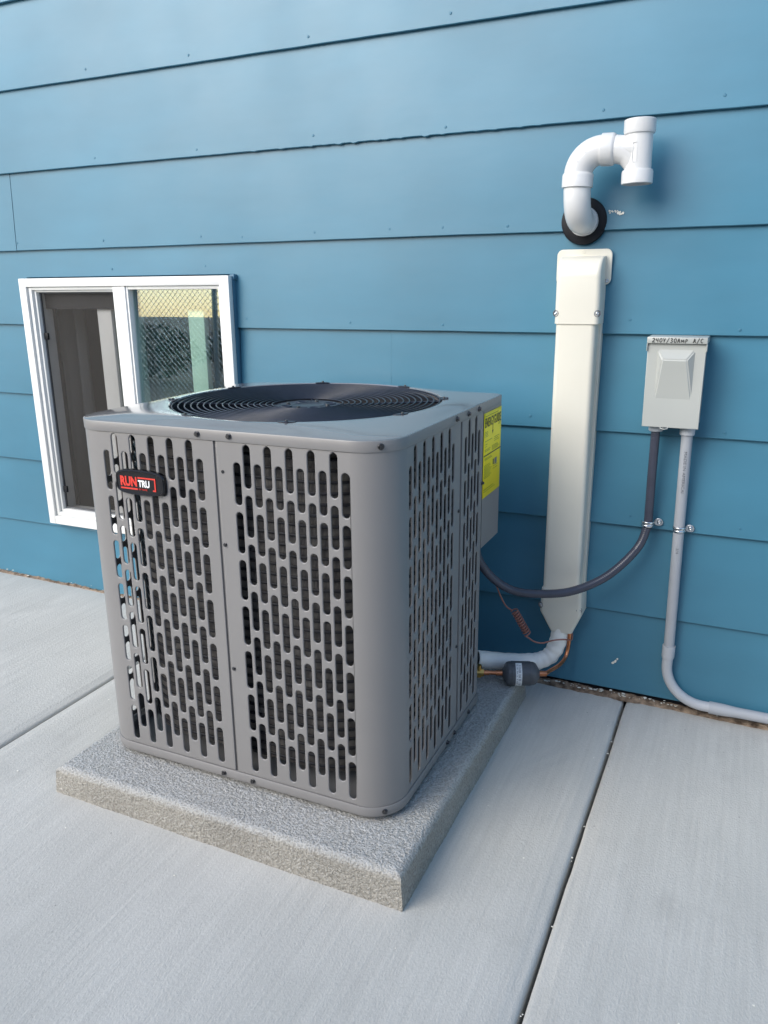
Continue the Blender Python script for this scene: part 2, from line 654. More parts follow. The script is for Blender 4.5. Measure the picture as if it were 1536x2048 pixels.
def slab(x0, x1, y0, y1):
    bm = bmesh.new()
    prof = [(0, -.13), (0, -.012), (.0015, -.007), (.005, -.0042), (.010, -.0030), (.022, -.0022), (.027, -.0009), (.034, 0)]
    left = [(x0+a, b) for a, b in prof]
    right = [(x1-a, b) for a, b in prof][::-1]
    n = 24
    mids = [(x0+.034+(x1-x0-.068)*i/n, 0) for i in range(1, n)]
    pr = left+mids+right
    rows = []
    ny = max(2, int((y1-y0)/.05))
    for k in range(ny+1):
        y = y0+(y1-y0)*k/ny
        row = []
        for i, (x, z) in enumerate(pr):
            e = min(abs(x-x0), abs(x-x1))
            dx = 0
            if e < .02: dx = fnoise(y*22, x0*3)*.0012+fnoise(y*5, x0*7)*.0015
            dz = fnoise(x*2.1, y*2.1, 3)*.0022 if z > -.01 else 0
            edge = 0
            if z > -.1 and (k == 0 or k == ny): edge = -.004
            row.append(bm.verts.new((x+dx, y, z+gz(x)+dz+edge)))
        rows.append(row)
    for A, B in zip(rows, rows[1:]):
        for i in range(len(A)-1):
            bm.faces.new((A[i], A[i+1], B[i+1], B[i]))
    bm.faces.new(rows[0][::-1])
    bm.faces.new(rows[-1])
    return bm_obj('concrete_slab', bm, 'concrete', patio, 40)

XJ = [-4.03, -2.679, -1.3265, .0265, 1.379, 2.732]
YJ = [-4.4, -3.05, .004]
for i in range(len(XJ)-1):
    for k in range(len(YJ)-1):
        slab(XJ[i]+.0033, XJ[i+1]-.0033, YJ[k]+.003, YJ[k+1]-.003)

# ================================================================== HOUSE WALL
house = empty('house_wall', (-.6, .05, 0))
tag(house, 'blue painted lap siding house wall with a white sliding window', 'house wall')
E_ = .24
Z7 = .238
courses = [Z7+E_*k for k in range(-1, 13)]
WX0, WX1, WZ0, WZ1 = -2.012, -1.168, .2585, 1.1085       # window opening (outer frame)

def board(x0, x1, zb, zt=None, seed=0.0, zlow=None, bm=None):
    """one siding board: proud bottom edge at y=0, upper edge tucked under the next"""
    top = zb+E_+.022 if zt is None else zt
    joined = bm is not None
    if not joined: bm = bmesh.new()
    n = max(2, int((x1-x0)/(.04 if abs(zb-1.438) > .01 else .008)))
    rows = []
    for i in range(n+1):
        x = x0+(x1-x0)*i/n
        wv = fnoise(x*1.3+seed, seed*3)*.0012+fnoise(x*6+seed, 9)*.0003
        ez = fnoise(x*9+seed*2, 4)*.0008+fnoise(x*2+seed, 6)*.0012
        if abs(zb-1.438) < .01 and -1.3 < x < -.1:
            ez -= max(0, fnoise(x*45, 21)-.05)*.006*min(1, (x+1.3)*3, (-.1-x)*3)
        def yp(z): return (z-zb)/(E_+.022)*.0125
        col = [(.0112+yp(zb), zb+ez+.0006), (.0014, zb+ez), (0, zb+ez+.0016)]
        lo = zb
        if zlow is not None:
            lo = zlow
            col = [(.0112+yp(lo), lo), (yp(lo)+.0014, lo), (yp(lo), lo+.0016)]
        for t in (.12, .3, .5, .75):
            z = lo+(top-lo)*t
            col.append((yp(z)+fnoise(x*1.1+seed, z*7)*.0006, z))
        col.append((yp(top), top))
        col.append((yp(top)+.009, top))
        rows.append([bm.verts.new((x, y+wv, z)) for y, z in col])
    for A, B in zip(rows, rows[1:]):
        for k in range(len(A)-1):
            bm.faces.new((A[k], B[k], B[k+1], A[k+1]))
        bm.faces.new((A[-1], B[-1], B[0], A[0]))
    if joined: return
    bm.faces.new(rows[0])
    bm.faces.new(rows[-1][::-1])
    return bm_obj('siding_board', bm, 'siding', house, 35)

boards = []
BX0, BX1 = -5.2, 3.4
for k, zb in enumerate(courses):
    z0 = zb if k else .012
    cuts = [BX0, -3.1-.4*((k*37) % 5)/5, .9+.5*((k*23) % 7)/7, BX1]
    if abs(zb-1.198) < .01: cuts = [BX0, -2.034, 1.1, BX1]
    if abs(zb-.718) < .01: cuts = [BX0, -.6665, 1.25, BX1]
    for a, b in zip(cuts, cuts[1:]):
        g_ = .0009 if abs(zb-.718) > .01 else .0002
        segs = [(a+g_, b-g_, None, z0)]
        if z0 < WZ1 and z0+E_ > WZ0:      # interrupted by the window
            new = []
            for (s0, s1, zt, zz) in segs:
                if s1 < WX0 or s0 > WX1: new.append((s0, s1, zt, zz)); continue
                if s0 < WX0: new.append((s0, WX0-.003, zt, zz))
                if s1 > WX1: new.append((WX1+.003, s1, zt, zz))
                # piece below or above the opening
                if z0 < WZ0-.01: new.append((max(s0, WX0-.002), min(s1, WX1+.002), WZ0-.002, zz))
                if z0+E_ > WZ1+.03: new.append((max(s0, WX0-.002), min(s1, WX1+.002), None, WZ1+.003))
            segs = new
        sd_ = k*3.7+round(a, 2)
        if any(q[3] > z0+.001 for q in segs):
            # one long board notched over the window head
            bm = bmesh.new()
            for s0, s1, zt, zz in segs:
                s0 = WX1 if abs(s0-WX1) < .004 else (WX0 if abs(s0-WX0) < .004 else s0)
                s1 = WX1 if abs(s1-WX1) < .004 else (WX0 if abs(s1-WX0) < .004 else s1)
                board(s0, s1, z0, zt, sd_, zz if zz > z0+.001 else None, bm)
            ob = bm_obj('siding_board', bm, 'siding', house, 35)
            for s0, s1, zt, zz in segs: boards.append((s0, s1, z0, ob))
            segs = []
        for s0, s1, zt, zz in segs:
            ob = board(s0, s1, zz, zt, seed=sd_)
            boards.append((s0, s1, z0, ob))
# sheathing behind the boards (keeps the wall closed), with the window hole
bm = bmesh.new()
for a, b, c, d in ((BX0, WX0-.001, 0, 3.4), (WX1+.001, BX1, 0, 3.4), (WX0-.001, WX1+.001, 0, WZ0-.001), (WX0-.001, WX1+.001, WZ1+.001, 3.4)):
    add_box(bm, a, b, .022, .12, c-.1, d)
bm_obj('sheathing', bm, 'dark_steel', house)

# nail heads, at the places seen along the lower edge of each board
bm = bmesh.new()
add_lathe(bm, (0, 0, 0), (0, 0, 1), [(-.003, .0034), (.0006, .0034), (.0012, .0026), (.0013, .0012), (.0008, 0)], 10)
NAIL = bpy.data.meshes.new('nail_head')
bm.to_mesh(NAIL); bm.free()
for p in NAIL.polygons: p.use_smooth = True
NAIL.materials.append(M['nail'])

def unproj(px, py, y):
    d = fwd+r2*((px-768)/FPX)-u2*((py-1024)/FPX)
    return CAM+d*((y-CAM.y)/d.y)
nail_px = [(170, 138), (376, 110), (616, 73), (189, 316), (393, 299), (626, 271), (34, 486), (206, 481), (401, 473), (484, 474),
           (629, 465), (220, 538), (407, 532), (901, 26), (891, 254), (1207, 220), (779, 458), (885, 455), (1015, 452), (1450, 190),
           (493, 637), (700, 645), (885, 650), (1480, 660), (1260, 640), (1450, 866), (1060, 832), (1480, 1058), (1260, 1032), (1500, 1255)]
for px, py in nail_px:
    p = unproj(px, py, 0)
    for s0, s1, z0, ob in boards:
        if s0 < p.x < s1 and z0 < p.z < z0+E_:
            y = (p.z-z0)/(E_+.022)*.0125
            screw(ob, (p.x, y+.0002, p.z), (0, -1, 0), NAIL, 'nail_head')
            break

# ------------------------------------------------------------------ window (part of the wall)
win = empty('window', (0, 0, 0))
win.parent = house
win.location = Vector((-1.59, -.02, .26))-house.location
FY0, FY1 = -.031, -.012
def frame_ring(name, m, x0, x1, z0, z1, wl, wr, wb, wt, y0, y1, bev=.002):
    bm = bmesh.new()
    add_box(bm, x0, x0+wl, y0, y1, z0, z1, bev)
    add_box(bm, x1-wr, x1, y0, y1, z0, z1, bev)
    add_box(bm, x0+wl-.0005, x1-wr+.0005, y0+.0006, y1-.0006, z0, z0+wb, bev)
    add_box(bm, x0+wl-.0005, x1-wr+.0005, y0+.0006, y1-.0006, z1-wt, z1, bev)
    return bm_obj(name, bm, m, win, 40)
frame_ring('window_frame', 'vinyl', WX0, WX1, WZ0, WZ1, .030, .034, .030, .027, FY0, FY1)
frame_ring('window_buck', 'trim_blue', WX0+.001, WX1+.001, WZ0+.004, WZ1-.002, .02, .02, .02, .02, FY1+.0005, .021, .001)
box('buck_end', 'trim_blue', win, WX1-.01, WX1+.006, -.010, .012, WZ1-.012, WZ1+.003)
# inner steps of the frame around both openings
frame_ring('jamb_step', 'vinyl', WX0+.0305, -1.6125, WZ0+.0305, WZ1-.0275, .014, .004, .014, .010, -.022, .03)
frame_ring('screen_track', 'vinyl', WX0+.045, -1.617, WZ0+.045, WZ1-.038, .009, .003, .009, .006, -.012, .05, .001)
box('meeting_stile', 'vinyl', win, -1.612, -1.5625, -.027, .05, WZ0+.031, WZ1-.028, .003)
frame_ring('fixed_sash', 'vinyl', -1.5620, WX1-.0345, WZ0+.0305, WZ1-.0275, .007, .010, .012, .010, -.022, .012)
bm = bmesh.new()
add_box(bm, -1.556, WX1-.043, -.008, -.003, WZ0+.04, WZ1-.036)
pane = bm_obj('pane', bm, 'glass', win)
for v in pane.data.vertices:                       # the pane sits a touch out of plumb
    v.co.y += (v.co.z-.7)*.022
# insect screen with its dark frame and two grey latches
SX0, SX1, SZ0, SZ1 = WX0+.0545, -1.6205, WZ0+.0545, WZ1-.0445
bm = bmesh.new()
vs = [bm.verts.new(p) for p in ((SX0, .004, SZ0), (SX1, .004, SZ0), (SX1, .004, SZ1), (SX0, .004, SZ1))]
bm.faces.new(vs)
bm_obj('insect_screen', bm, 'screen', win)
frame_ring('screen_frame', 'drier', SX0, SX1, SZ0, SZ1, .004, .004, .006, .004, .0005, .0085, .0008)
for z in (.92, .385):
    box('screen_latch', 'rubber', win, SX0+.003, SX0+.020, -.004, .003, z-.011, z+.011, .001)
# the sliding sash, pushed open behind the fixed pane
AX0, AX1 = -1.742, -1.312
frame_ring('sliding_sash', 'vinyl', AX0, AX1, WZ0+.034, WZ1-.031, .060, .060, .045, .030, .032, .055, .002)
box('sash_pane', 'glass', win, AX0+.058, AX1-.058, .042, .046, WZ0+.075, WZ1-.058, 0)

# the room behind the window
room = bmesh.new()
add_box(room, -3.2, .2, .125, 2.6, -.2, 2.4)
bmesh.ops.reverse_faces(room, faces=room.faces)
bmesh.ops.delete(room, geom=[f for f in room.faces if f.calc_center_median().y < .2], context='FACES')
ro = bm_obj('room', room, 'room')
tag(ro, 'dim brown room seen through the open window', None, None, 'structure')
bm = bmesh.new()
rows = []
for i in range(90):
    t = i/89
    x = -2.24+.25*t
    y = .22+.034*math.sin(t*19)+.010*math.sin(t*43+1)
    rows.append((x, y))
A = [bm.verts.new((x, y, .2)) for x, y in rows]
B = [bm.verts.new((x*.998, y, 1.3)) for x, y in rows]
for i in range(89): bm.faces.new((A[i], A[i+1], B[i+1], B[i]))
cu = bm_obj('curtain', bm, 'curtain', None, 179)
sd = cu.modifiers.new('thickness', 'SOLIDIFY'); sd.thickness = .002
tag(cu, 'grey folded curtain hanging behind the insect screen of the window', 'curtain')

# ================================================================== EQUIPMENT PAD
PX0, PX1, PY0, PY1, PH = -1.056, -.2255, -.949, -.109, .0685
bm = bmesh.new()
nx, ny = 230, 230
def padp(x, y, z, nrm, amp=1.0):
    k = fnoise(x*185, y*185, z*185)*.0013+fnoise(x*390, y*390, z*390+7)*.0011+fnoise(x*9, y*9, z*9)*.0012
    return (x+nrm[0]*k*amp, y+nrm[1]*k*amp, z+nrm[2]*k*amp)
def profile():
    """cross-section of the rim: from the bottom outside, over the rounded arris, to the flat top (inset, z)"""
    pts = [(-.004, -.014)]
    for i in range(17): pts.append((-.004+.004*i/16, -.008+(PH-.009)*i/16))
    for i in range(1, 7):
        a = PI/2*i/6
        pts.append((.016-.016*math.cos(a), PH-.016+.016*math.sin(a)))
    return pts
prof = profile()
rings = []
def rect_loop(ins):
    out = []
    x0, x1, y0, y1 = PX0+ins, PX1-ins, PY0+ins, PY1-ins
    r = .008
    n = 330
    cs = [((x0, y0), (x1, y0)), ((x1, y0), (x1, y1)), ((x1, y1), (x0, y1)), ((x0, y1), (x0, y0))]
    nr = [(0, -1, 0), (1, 0, 0), (0, 1, 0), (-1, 0, 0)]
    for (a, b), q in zip(cs, nr):
        for i in range(n):
            t = i/n
            out.append((a[0]+(b[0]-a[0])*t, a[1]+(b[1]-a[1])*t, q))
    return out
for j, (ins, z) in enumerate(prof):
    up = max(0, (j-17)/6)
    ring = []
    for x, y, q in rect_loop(ins):
        nrm = (q[0]*(1-up), q[1]*(1-up), up)
        ring.append(padp(x, y, z, nrm))
    rings.append(ring)
add_loft(bm, rings, True, False)
# top: grid filling the inner loop
ins = prof[-1][0]
n = 330
gx = [PX0+ins+(PX1-PX0-2*ins)*i/n for i in range(n+1)]
gy = [PY0+ins+(PY1-PY0-2*ins)*i/n for i in range(n+1)]
grid = [[bm.verts.new(padp(x, y, PH, (0, 0, 1))) for x in gx] for y in gy]
for a in range(n):
    for b in range(n):
        bm.faces.new((grid[a][b], grid[a][b+1], grid[a+1][b+1], grid[a+1][b]))
bmesh.ops.remove_doubles(bm, verts=bm.verts, dist=.0002)
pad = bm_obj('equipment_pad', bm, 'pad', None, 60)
tag(pad, 'low square tan concrete pad with rough stippled top under the condenser', 'concrete pad')

# ================================================================== CONDENSER UNIT
UX0, UX1, UY0, UY1 = -1.006, -.291, -.842, -.190
UCX, UCY = (UX0+UX1)/2, (UY0+UY1)/2
RC = .075
Z0, ZB, ZT, ZL = .079, .1015, .806, .8265
ac = empty('air_conditioner', (UCX, UCY, PH))
tag(ac, 'large grey slotted outdoor air conditioner unit with round top fan', 'air conditioner')

def stadium(cx, z0, z1, wd, n=6):
    r = wd/2
    out = []
    for i in range(n+1):
        a = PI*i/n
        out.append((cx+r*math.cos(a), z1-r+r*math.sin(a)))
    for i in range(n+1):
        a = PI+PI*i/n
        out.append((cx+r*math.cos(a), z0+r+r*math.sin(a)))
    return out[::-1]
PITCHZ = .0954
def slots(cols, firstB=True, rows=7):
    out = []
    for i, c in enumerate(cols):
        B = (i % 2 == 0) == firstB
        for k in range(rows):
            zt = (.7675 if B else .8015)-k*PITCHZ
            out.append(stadium(c, zt-.0818, zt, .0150))
    return out

def louvre_part(bm, u0, u1, cols, fn, firstB=True):
    """flat perforated sheet in (u, z), mapped into the world by fn(u, depth, z)"""
    me = curve_mesh([[(u0, ZB+.001), (u1, ZB+.001), (u1, ZT-.0005), (u0, ZT-.0005)]]+slots(cols, firstB), .0002, .0020, 3)
    remap_mesh(me, lambda c: fn(c.x, c.z, c.y))
    bm.from_mesh(me)
    bpy.data.meshes.remove(me)

def corner_part(bm, cx, cy, a0, a1, r):
    n = 16
    for k in range(n):
        ring = []
    rings = []
    for z in (ZB+.001, ZT-.0005):
        rings.append([(cx+r*math.cos(a0+(a1-a0)*i/n), cy+r*math.sin(a0+(a1-a0)*i/n), z) for i in range(n+1)])
    add_loft(bm, rings, False, False, closed=False)
T = .0022
FR = lambda u, d, z: Vector((u, UY0+T-d, z))
RT = lambda u, d, z: Vector((UX1-T+d, u, z))
LT = lambda u, d, z: Vector((UX0+T-d, u, z))
BK = lambda u, d, z: Vector((u, UY1-T+d, z))
colsFL = [-.913+.0228*i for i in range(11)]
colsFR = [-.6005+.02255*i for i in range(11)]
colsS = [-.748+.0225*i for i in range(11)]
# front left panel: front, rounded corner, left side
bm = bmesh.new()
louvre_part(bm, UX0+RC-.0024, -.6500, colsFL, FR)
corner_part(bm, UX0+RC, UY0+RC, PI, 1.5*PI, RC)
louvre_part(bm, UY0+RC-.0024, -.4760, colsS, LT)
bm_obj('louvre_panel', bm, 'steel', ac, 38)
# front right panel: front, rounded corner, right side
bm = bmesh.new()
louvre_part(bm, -.6440, UX1-RC+.0024, colsFR, FR)
corner_part(bm, UX1-RC, UY0+RC, -PI/2, 0, RC)
louvre_part(bm, UY0+RC-.0024, -.4800, colsS, RT)
add_box(bm, -.6442, -.6400, UY0+.0005, UY0+.014, ZB+.002, ZT-.001)
bm_obj('louvre_panel', bm, 'steel', ac, 38)
# rear right strip
bm = bmesh.new()
louvre_part(bm, -.4700, -.3270, [-.4445+.0225*i for i in range(5)], RT)
add_box(bm, UX1-.014, UX1-.0005, -.4702, -.4660, ZB+.002, ZT-.001)
bm_obj('louvre_panel', bm, 'steel', ac, 38)
# rear left strip and corner
bm = bmesh.new()
louvre_part(bm, -.4700, UY1-RC, [-.4445+.0225*i for i in range(7)], LT)
corner_part(bm, UX0+RC, UY1-RC, PI/2, PI, RC)
bm_obj('louvre_panel', bm, 'steel', ac, 38)
# back panel
bm = bmesh.new()
louvre_part(bm, UX0+RC, -.405, [-.913+.0228*i for i in range(22)], BK)
bm_obj('louvre_panel', bm, 'steel', ac, 38)
# seam posts behind the joints of the panels
for x0, x1, y0, y1 in ((-.654, -.636, UY0+.004, UY0+.010), (UX1-.010, UX1-.004, -.484, -.462), (UX0+.004, UX0+.010, -.484, -.462)):
    box('seam_post', 'steel', ac, x0, x1, y0, y1, ZB, ZT, .0005)
# cut-off service corner (plain plate) and the control box above it
bm = bmesh.new()
plate = [(UX1-.001, -.3262), (-.404, UY1-.001)]
for z0, z1 in ((Z0, ZT),):
    vs = [bm.verts.new((plate[0][0], plate[0][1], z0)), bm.verts.new((plate[1][0], plate[1][1], z0)),
          bm.verts.new((plate[1][0], plate[1][1], z1)), bm.verts.new((plate[0][0], plate[0][1], z1))]
    bm.faces.new(vs)
ob = bm_obj('service_plate', bm, 'steel', ac)
sd = ob.modifiers.new('thickness', 'SOLIDIFY'); sd.thickness = .0012
bm = bmesh.new()
add_loft(bm, [[(UX1-.0005, -.3255, z), (UX1-.0005, UY1+.004, z), (-.410, UY1+.004, z)] for z in (.478, ZT)])
bmesh.ops.bevel(bm, geom=bm.edges[:], offset=.0018, segments=2, affect='EDGES')
cb = bm_obj('control_box', bm, 'steel', ac, 40)

# base pan following the same outline
def outline(off, n=14):
    r = RC+off
    out = []
    def crn(cx, cy, a0):
        for i in range(n+1):
            a = a0+PI/2*i/n
            out.append((cx+r*math.cos(a), cy+r*math.sin(a)))
    crn(UX0+RC, UY0+RC, PI)
    crn(UX1-RC, UY0+RC, 1.5*PI)
    out.append((UX1+off, -.3255+off*.5))
    out.append((-.404+off*.5, UY1+off))
    crn(UX0+RC, UY1-RC, PI/2)
    return out
bm = bmesh.new()
rg = []
for off, z in ((-.006, Z0+.001), (-.001, Z0), (.0014, Z0+.002), (.0022, Z0+.006), (.0022, ZB-.0025), (.0012, ZB-.0004), (-.0004, ZB), (-.02, ZB-.001), (-.021, ZB-.018)):
    rg.append([(x, y, z) for x, y in outline(off)])
add_loft(bm, rg, True, True)
base = bm_obj('base_pan', bm, 'steel', ac, 40)
for x, y in ((-.93, -.77), (-.37, -.77), (-.93, -.26), (-.40, -.30)):
    bm = bmesh.new()
    add_cyl(bm, (x, y, PH-.002), (x, y, Z0+.002), .02)
    bm_obj('foot', bm, 'rubber', ac, 40)

# lid: pressed steel with a rolled lip, slightly crowned, with the fan opening
FCX, FCY, FR_ = -.6405, -.505, .296
def sd_rr(x, y, off):
    hx, hy = (UX1-UX0)/2+off, (UY1-UY0)/2+off
    dx, dy = x-UCX, y-UCY
    r = (RC+.002) if not (dx > 0 and dy > 0) else .012
    r = max(.002, r+off)
    qx, qy = abs(dx)-hx+r, abs(dy)-hy+r
    return min(max(qx, qy), 0)+math.hypot(max(qx, 0), max(qy, 0))-r
def edge_pt(th, off):
    c, s = math.cos(th), math.sin(th)
    lo, hi = .05, .8
    for _ in range(34):
        m_ = (lo+hi)/2
        if sd_rr(FCX+c*m_, FCY+s*m_, off) < 0: lo = m_
        else: hi = m_
    return lo
NL = 480
# denser angles near corners come from the even spacing; snap the four corners
ths = [2*PI*i/NL for i in range(NL)]
bm = bmesh.new()
rg = []
for off, z in ((.0002, ZT+.0002), (.0022, ZT-.0002), (.0026, ZT+.0006), (.0028, ZL-.0022), (.0022, ZL-.0008), (.0008, ZL), (-.0015, ZL+.0006), (-.010, ZL+.0022)):
    rg.append([(FCX+math.cos(t)*edge_pt(t, off), FCY+math.sin(t)*edge_pt(t, off), z) for t in ths])
for k in range(1, 7):
    f = k/6
    ring = []
    for t in ths:
        e = edge_pt(t, -.010)
        rr = e+(FR_+.006-e)*f
        zz = ZL+.0022+.0093*(1-(1-f)**1.6)
        ring.append((FCX+math.cos(t)*rr, FCY+math.sin(t)*rr, zz))
    rg.append(ring)
for rr, zz in ((FR_+.002, ZL+.0112), (FR_, ZL+.009), (FR_-.001, ZL-.002)):
    rg.append([(FCX+math.cos(t)*rr, FCY+math.sin(t)*rr, zz) for t in ths])
add_loft(bm, rg, False, False)
lid = bm_obj('lid', bm, 'lid', ac, 32)
bm = bmesh.new()
add_lathe(bm, (FCX, FCY, ZL-.0022), (0, 0, -1), [(0, FR_-.0012), (.02, FR_-.004), (.09, FR_-.006)], 96)
bm_obj('fan_shroud', bm, 'dark_steel', ac, 60)
lid.data.materials.append(M['steel'])
for p in lid.data.polygons:
    if p.center.z < ZL-.0012: p.material_index = 1
# scratch of bright paint on the lid
bm = bmesh.new()
p0, p1 = Vector((-.912, -.768, .8305)), Vector((-.896, -.800, .8300))
add_sweep(bm, [p0, (p0+p1)/2+Vector((.001, 0, .0002)), p1], .0011, 6)
bm_obj('paint_scratch', bm, 'white_print', lid, 60)

# fan grille
GZ = ZL+.0085
fg = empty('fan_grille')
fg.parent = ac
fg.location = Vector((FCX, FCY, GZ))-ac.location
for i in range(17):
    r = .0780+(FR_-.004-.078)*i/16
    dz = -.0085*(1-(r/FR_))**1.0
    bm = bmesh.new()
    add_sweep(bm, [(FCX+r*math.cos(2*PI*k/120), FCY+r*math.sin(2*PI*k/120), GZ+dz) for k in range(120)], .0016, 8, closed=True)
    bm_obj('wire_ring', bm, 'black_wire', fg, 60)
for k in range(8):
    a = R(22.5+45*k)
    d = Vector((math.cos(a), math.sin(a), 0))
    c = Vector((FCX, FCY, GZ))
    if k % 2 == 0:
        bm = bmesh.new()
        add_sweep(bm, [c+d*.06+Vector((0, 0, -.011)), c+d*.18+Vector((0, 0, -.0075)), c+d*(FR_-.004)+Vector((0, 0, -.0035)),
                       c+d*(FR_+.006)+Vector((0, 0, .002)), c+d*(FR_+.014)+Vector((0, 0, .0045))], .0026, 8)
        bm_obj('support_rod', bm, 'black_wire', fg, 60)
    # fixing tab with its screw on the lid
    pd = Vector((-d.y, d.x, 0))
    bm = bmesh.new()
    rgs = []
    for z in (ZL+.0108, ZL+.0126):
        ring = []
        for i in range(13):
            t = PI*i/12
            ring.append(c+d*(FR_-.003+.014*math.sin(t)**.8)+pd*(.018*math.cos(t))-Vector((0, 0, GZ))+Vector((0, 0, z)))
        rgs.append(ring)
    add_loft(bm, rgs)
    bm_obj('fixing_tab', bm, 'black_wire', fg, 40)
    screw(fg, c+d*(FR_+.005)+Vector((0, 0, ZL+.0126-GZ)), (0, 0, 1), scale=.65)
# hub plate: stamped disc with raised boss, four bolts and four recesses
bm = bmesh.new()
add_lathe(bm, (FCX, FCY, GZ-.012), (0, 0, 1), [(-.003, 0), (-.003, .072), (0, .074), (.0024, .072), (.0030, .064), (.0016, .058), (.0016, .040), (.0036, .037), (.0036, .033), (.0022, .031), (.0026, 0)], 64)
hub = bm_obj('hub_plate', bm, 'black_wire', fg, 40)
for k in range(4):
    a = R(45+90*k)
    bm = bmesh.new()
    cc = Vector((FCX+.050*math.cos(a), FCY+.050*math.sin(a), GZ-.0104))
    add_lathe(bm, cc, (0, 0, 1), [(0, .016), (.0026, .014), (.0022, .010), (.0002, .008), (0, 0)], 20)
    bm_obj('hub_boss', bm, 'black_wire', fg, 40)
    a = R(90*k+5)
    screw(fg, (FCX+.048*math.cos(a), FCY+.048*math.sin(a), GZ-.0102), (0, 0, 1))
# motor and fan below
bm = bmesh.new()
add_lathe(bm, (FCX, FCY, .69), (0, 0, 1), [(0, 0), (0, .055), (.008, .064), (.10, .064), (.118, .06), (.118, 0)], 40)
bm_obj('motor', bm, 'dark_steel', ac, 40)
fan = empty('fan')
fan.parent = ac
fan.location = Vector((FCX, FCY, .68))-ac.location
bm = bmesh.new()
add_lathe(bm, (FCX, FCY, .655), (0, 0, 1), [(0, 0), (0, .05), (.03, .05), (.032, 0)], 32)
bm_obj('fan_hub', bm, 'dark_steel', fan, 40)
for k in range(3):
    a0 = R(20+120*k)
    bm = bmesh.new()
    rows = []
    for i in range(12):
        rr = .045+.235*i/11
        span = R(30+34*(i/11))
        row = []
        for j in range(10):
            f = j/9
            a = a0+span*(f-.5)
            row.append(bm.verts.new((FCX+rr*math.cos(a), FCY+rr*math.sin(a), .735+.075*(f-.5)+.008*math.sin(f*PI))))
        rows.append(row)
    for A, B in zip(rows, rows[1:]):
        for j in range(9): bm.faces.new((A[j], A[j+1], B[j+1], B[j]))
    ob = bm_obj('fan_blade', bm, 'blade', fan, 179)
    sd = ob.modifiers.new('thickness', 'SOLIDIFY'); sd.thickness = .002
# coil: finned slab wrapped round the inside, with its rows of tubes
def coil_loop(ins, rc, n=12):
    out = []
    x0, x1, y0, y1 = UX0+ins, UX1-ins, UY0+ins, UY1-ins
    for cx, cy, a in ((x0+rc, y0+rc, PI), (x1-rc, y0+rc, 1.5*PI)):
        for i in range(n+1):
            t = a+PI/2*i/n
            out.append((cx+rc*math.cos(t), cy+rc*math.sin(t)))
    out.append((x1, -.36))
    out.append((-.43, y1))
    for i in range(n+1):
        t = PI/2+PI/2*i/n
        out.append((x0+rc+rc*math.cos(t), y1-rc+rc*math.sin(t)))
    return out
bm = bmesh.new()
OUT, INN = coil_loop(.038, .165), coil_loop(.060, .145)
rg = [[(x, y, z) for x, y in lp] for lp, z in ((INN, .13), (OUT, .13), (OUT, .79), (INN, .79))]
add_loft(bm, rg+[rg[0]], False, False)
coil = bm_obj('coil', bm, 'coil', ac, 40)
bm = bmesh.new()
TUB = coil_loop(.0365, .1665)
for k in range(31):
    add_sweep(bm, [(x, y, .141+.0212*k) for x, y in TUB], .0032, 6, closed=True)
tb = bm_obj('coil_tubes', bm, 'dark_steel', coil, 60)
tb['kind'] = 'stuff'

# screws on the lip, the base and the seams
for x, z in ((-.6825, .8172), (-.6116, .8174)):
    screw(ac, (x, UY0-.0036, z-.001), (0, -1, 0))
a = R(-52)
for aa, z, off in ((R(-48), .8158, .0036), (R(-48), .0915, .0024)):
    screw(ac, (UX1-RC+(RC+off)*math.cos(aa), UY0+RC+(RC+off)*math.sin(aa), z), (math.cos(aa), math.sin(aa), 0))
aa = R(180+12)
screw(ac, (UX0+RC+(RC+.0036)*math.cos(aa), UY0+RC+(RC+.0036)*math.sin(aa), .8158), (math.cos(aa), math.sin(aa), 0))
for x in (-.6795, -.6070):
    screw(ac, (x, UY0-.0024, .0905), (0, -1, 0))
for y in (-.514, -.441, -.371):
    screw(ac, (UX1+.0036, y, .8165), (1, 0, 0))
for y in (-.545, -.500, -.40):
    screw(ac, (UX1+.0024, y, .0900), (1, 0, 0))
for x, z in ((-.6375, .6035), (-.6370, .3415)):
    screw(ac, (x, UY0, z), (0, -1, 0), scale=.75)
for y, z in ((-.4885, .615), (-.4885, .30)):
    screw(ac, (UX1, y, z), (1, 0, 0), scale=.75)
screw(ac, (UX1+.0012, -.3290, .640), (1, 0, 0), scale=.8)
bm = bmesh.new()
add_cyl(bm, (-.6320, UY0-.0006, .7475), (-.6320, UY0+.001, .7475), .0035, n=12)
bm_obj('screw_hole', bm, 'dark_steel', ac)

# black badge with its lettering
bd = empty('badge')
bd.parent = ac
BC = Vector((-.8280, UY0, .7090))
bd.location = BC-ac.location
def badge_outline(sx, sz, n=26):
    out = []
    for i in range(n*4):
        t = 2*PI*i/(n*4)
        c, s = math.cos(t), math.sin(t)
        e = 2/5.2
        x = sx*abs(c)**e*(1 if c > 0 else -1)
        z = sz*abs(s)**e*(1 if s > 0 else -1)
        z *= 1-.14*(x/sx)**2
        out.append((x, z))
    return out
bm = bmesh.new()
rg = []
for k, y in ((1.0, .001), (1.0, -.0045), (.985, -.0072), (.955, -.0088), (.925, -.0088), (.905, -.0076), (.85, -.0078)):
    rg.append([(BC.x+x*(k if k > .9 else k), UY0+y, BC.z+z*(1-(1-k)*1.9)) for x, z in badge_outline(.0612, .0262)])
add_loft(bm, rg, True, True)
bmesh.ops.recalc_face_normals(bm, faces=bm.faces)
bm_obj('badge_plate', bm, 'badge', bd, 35)
YB = UY0-.0085
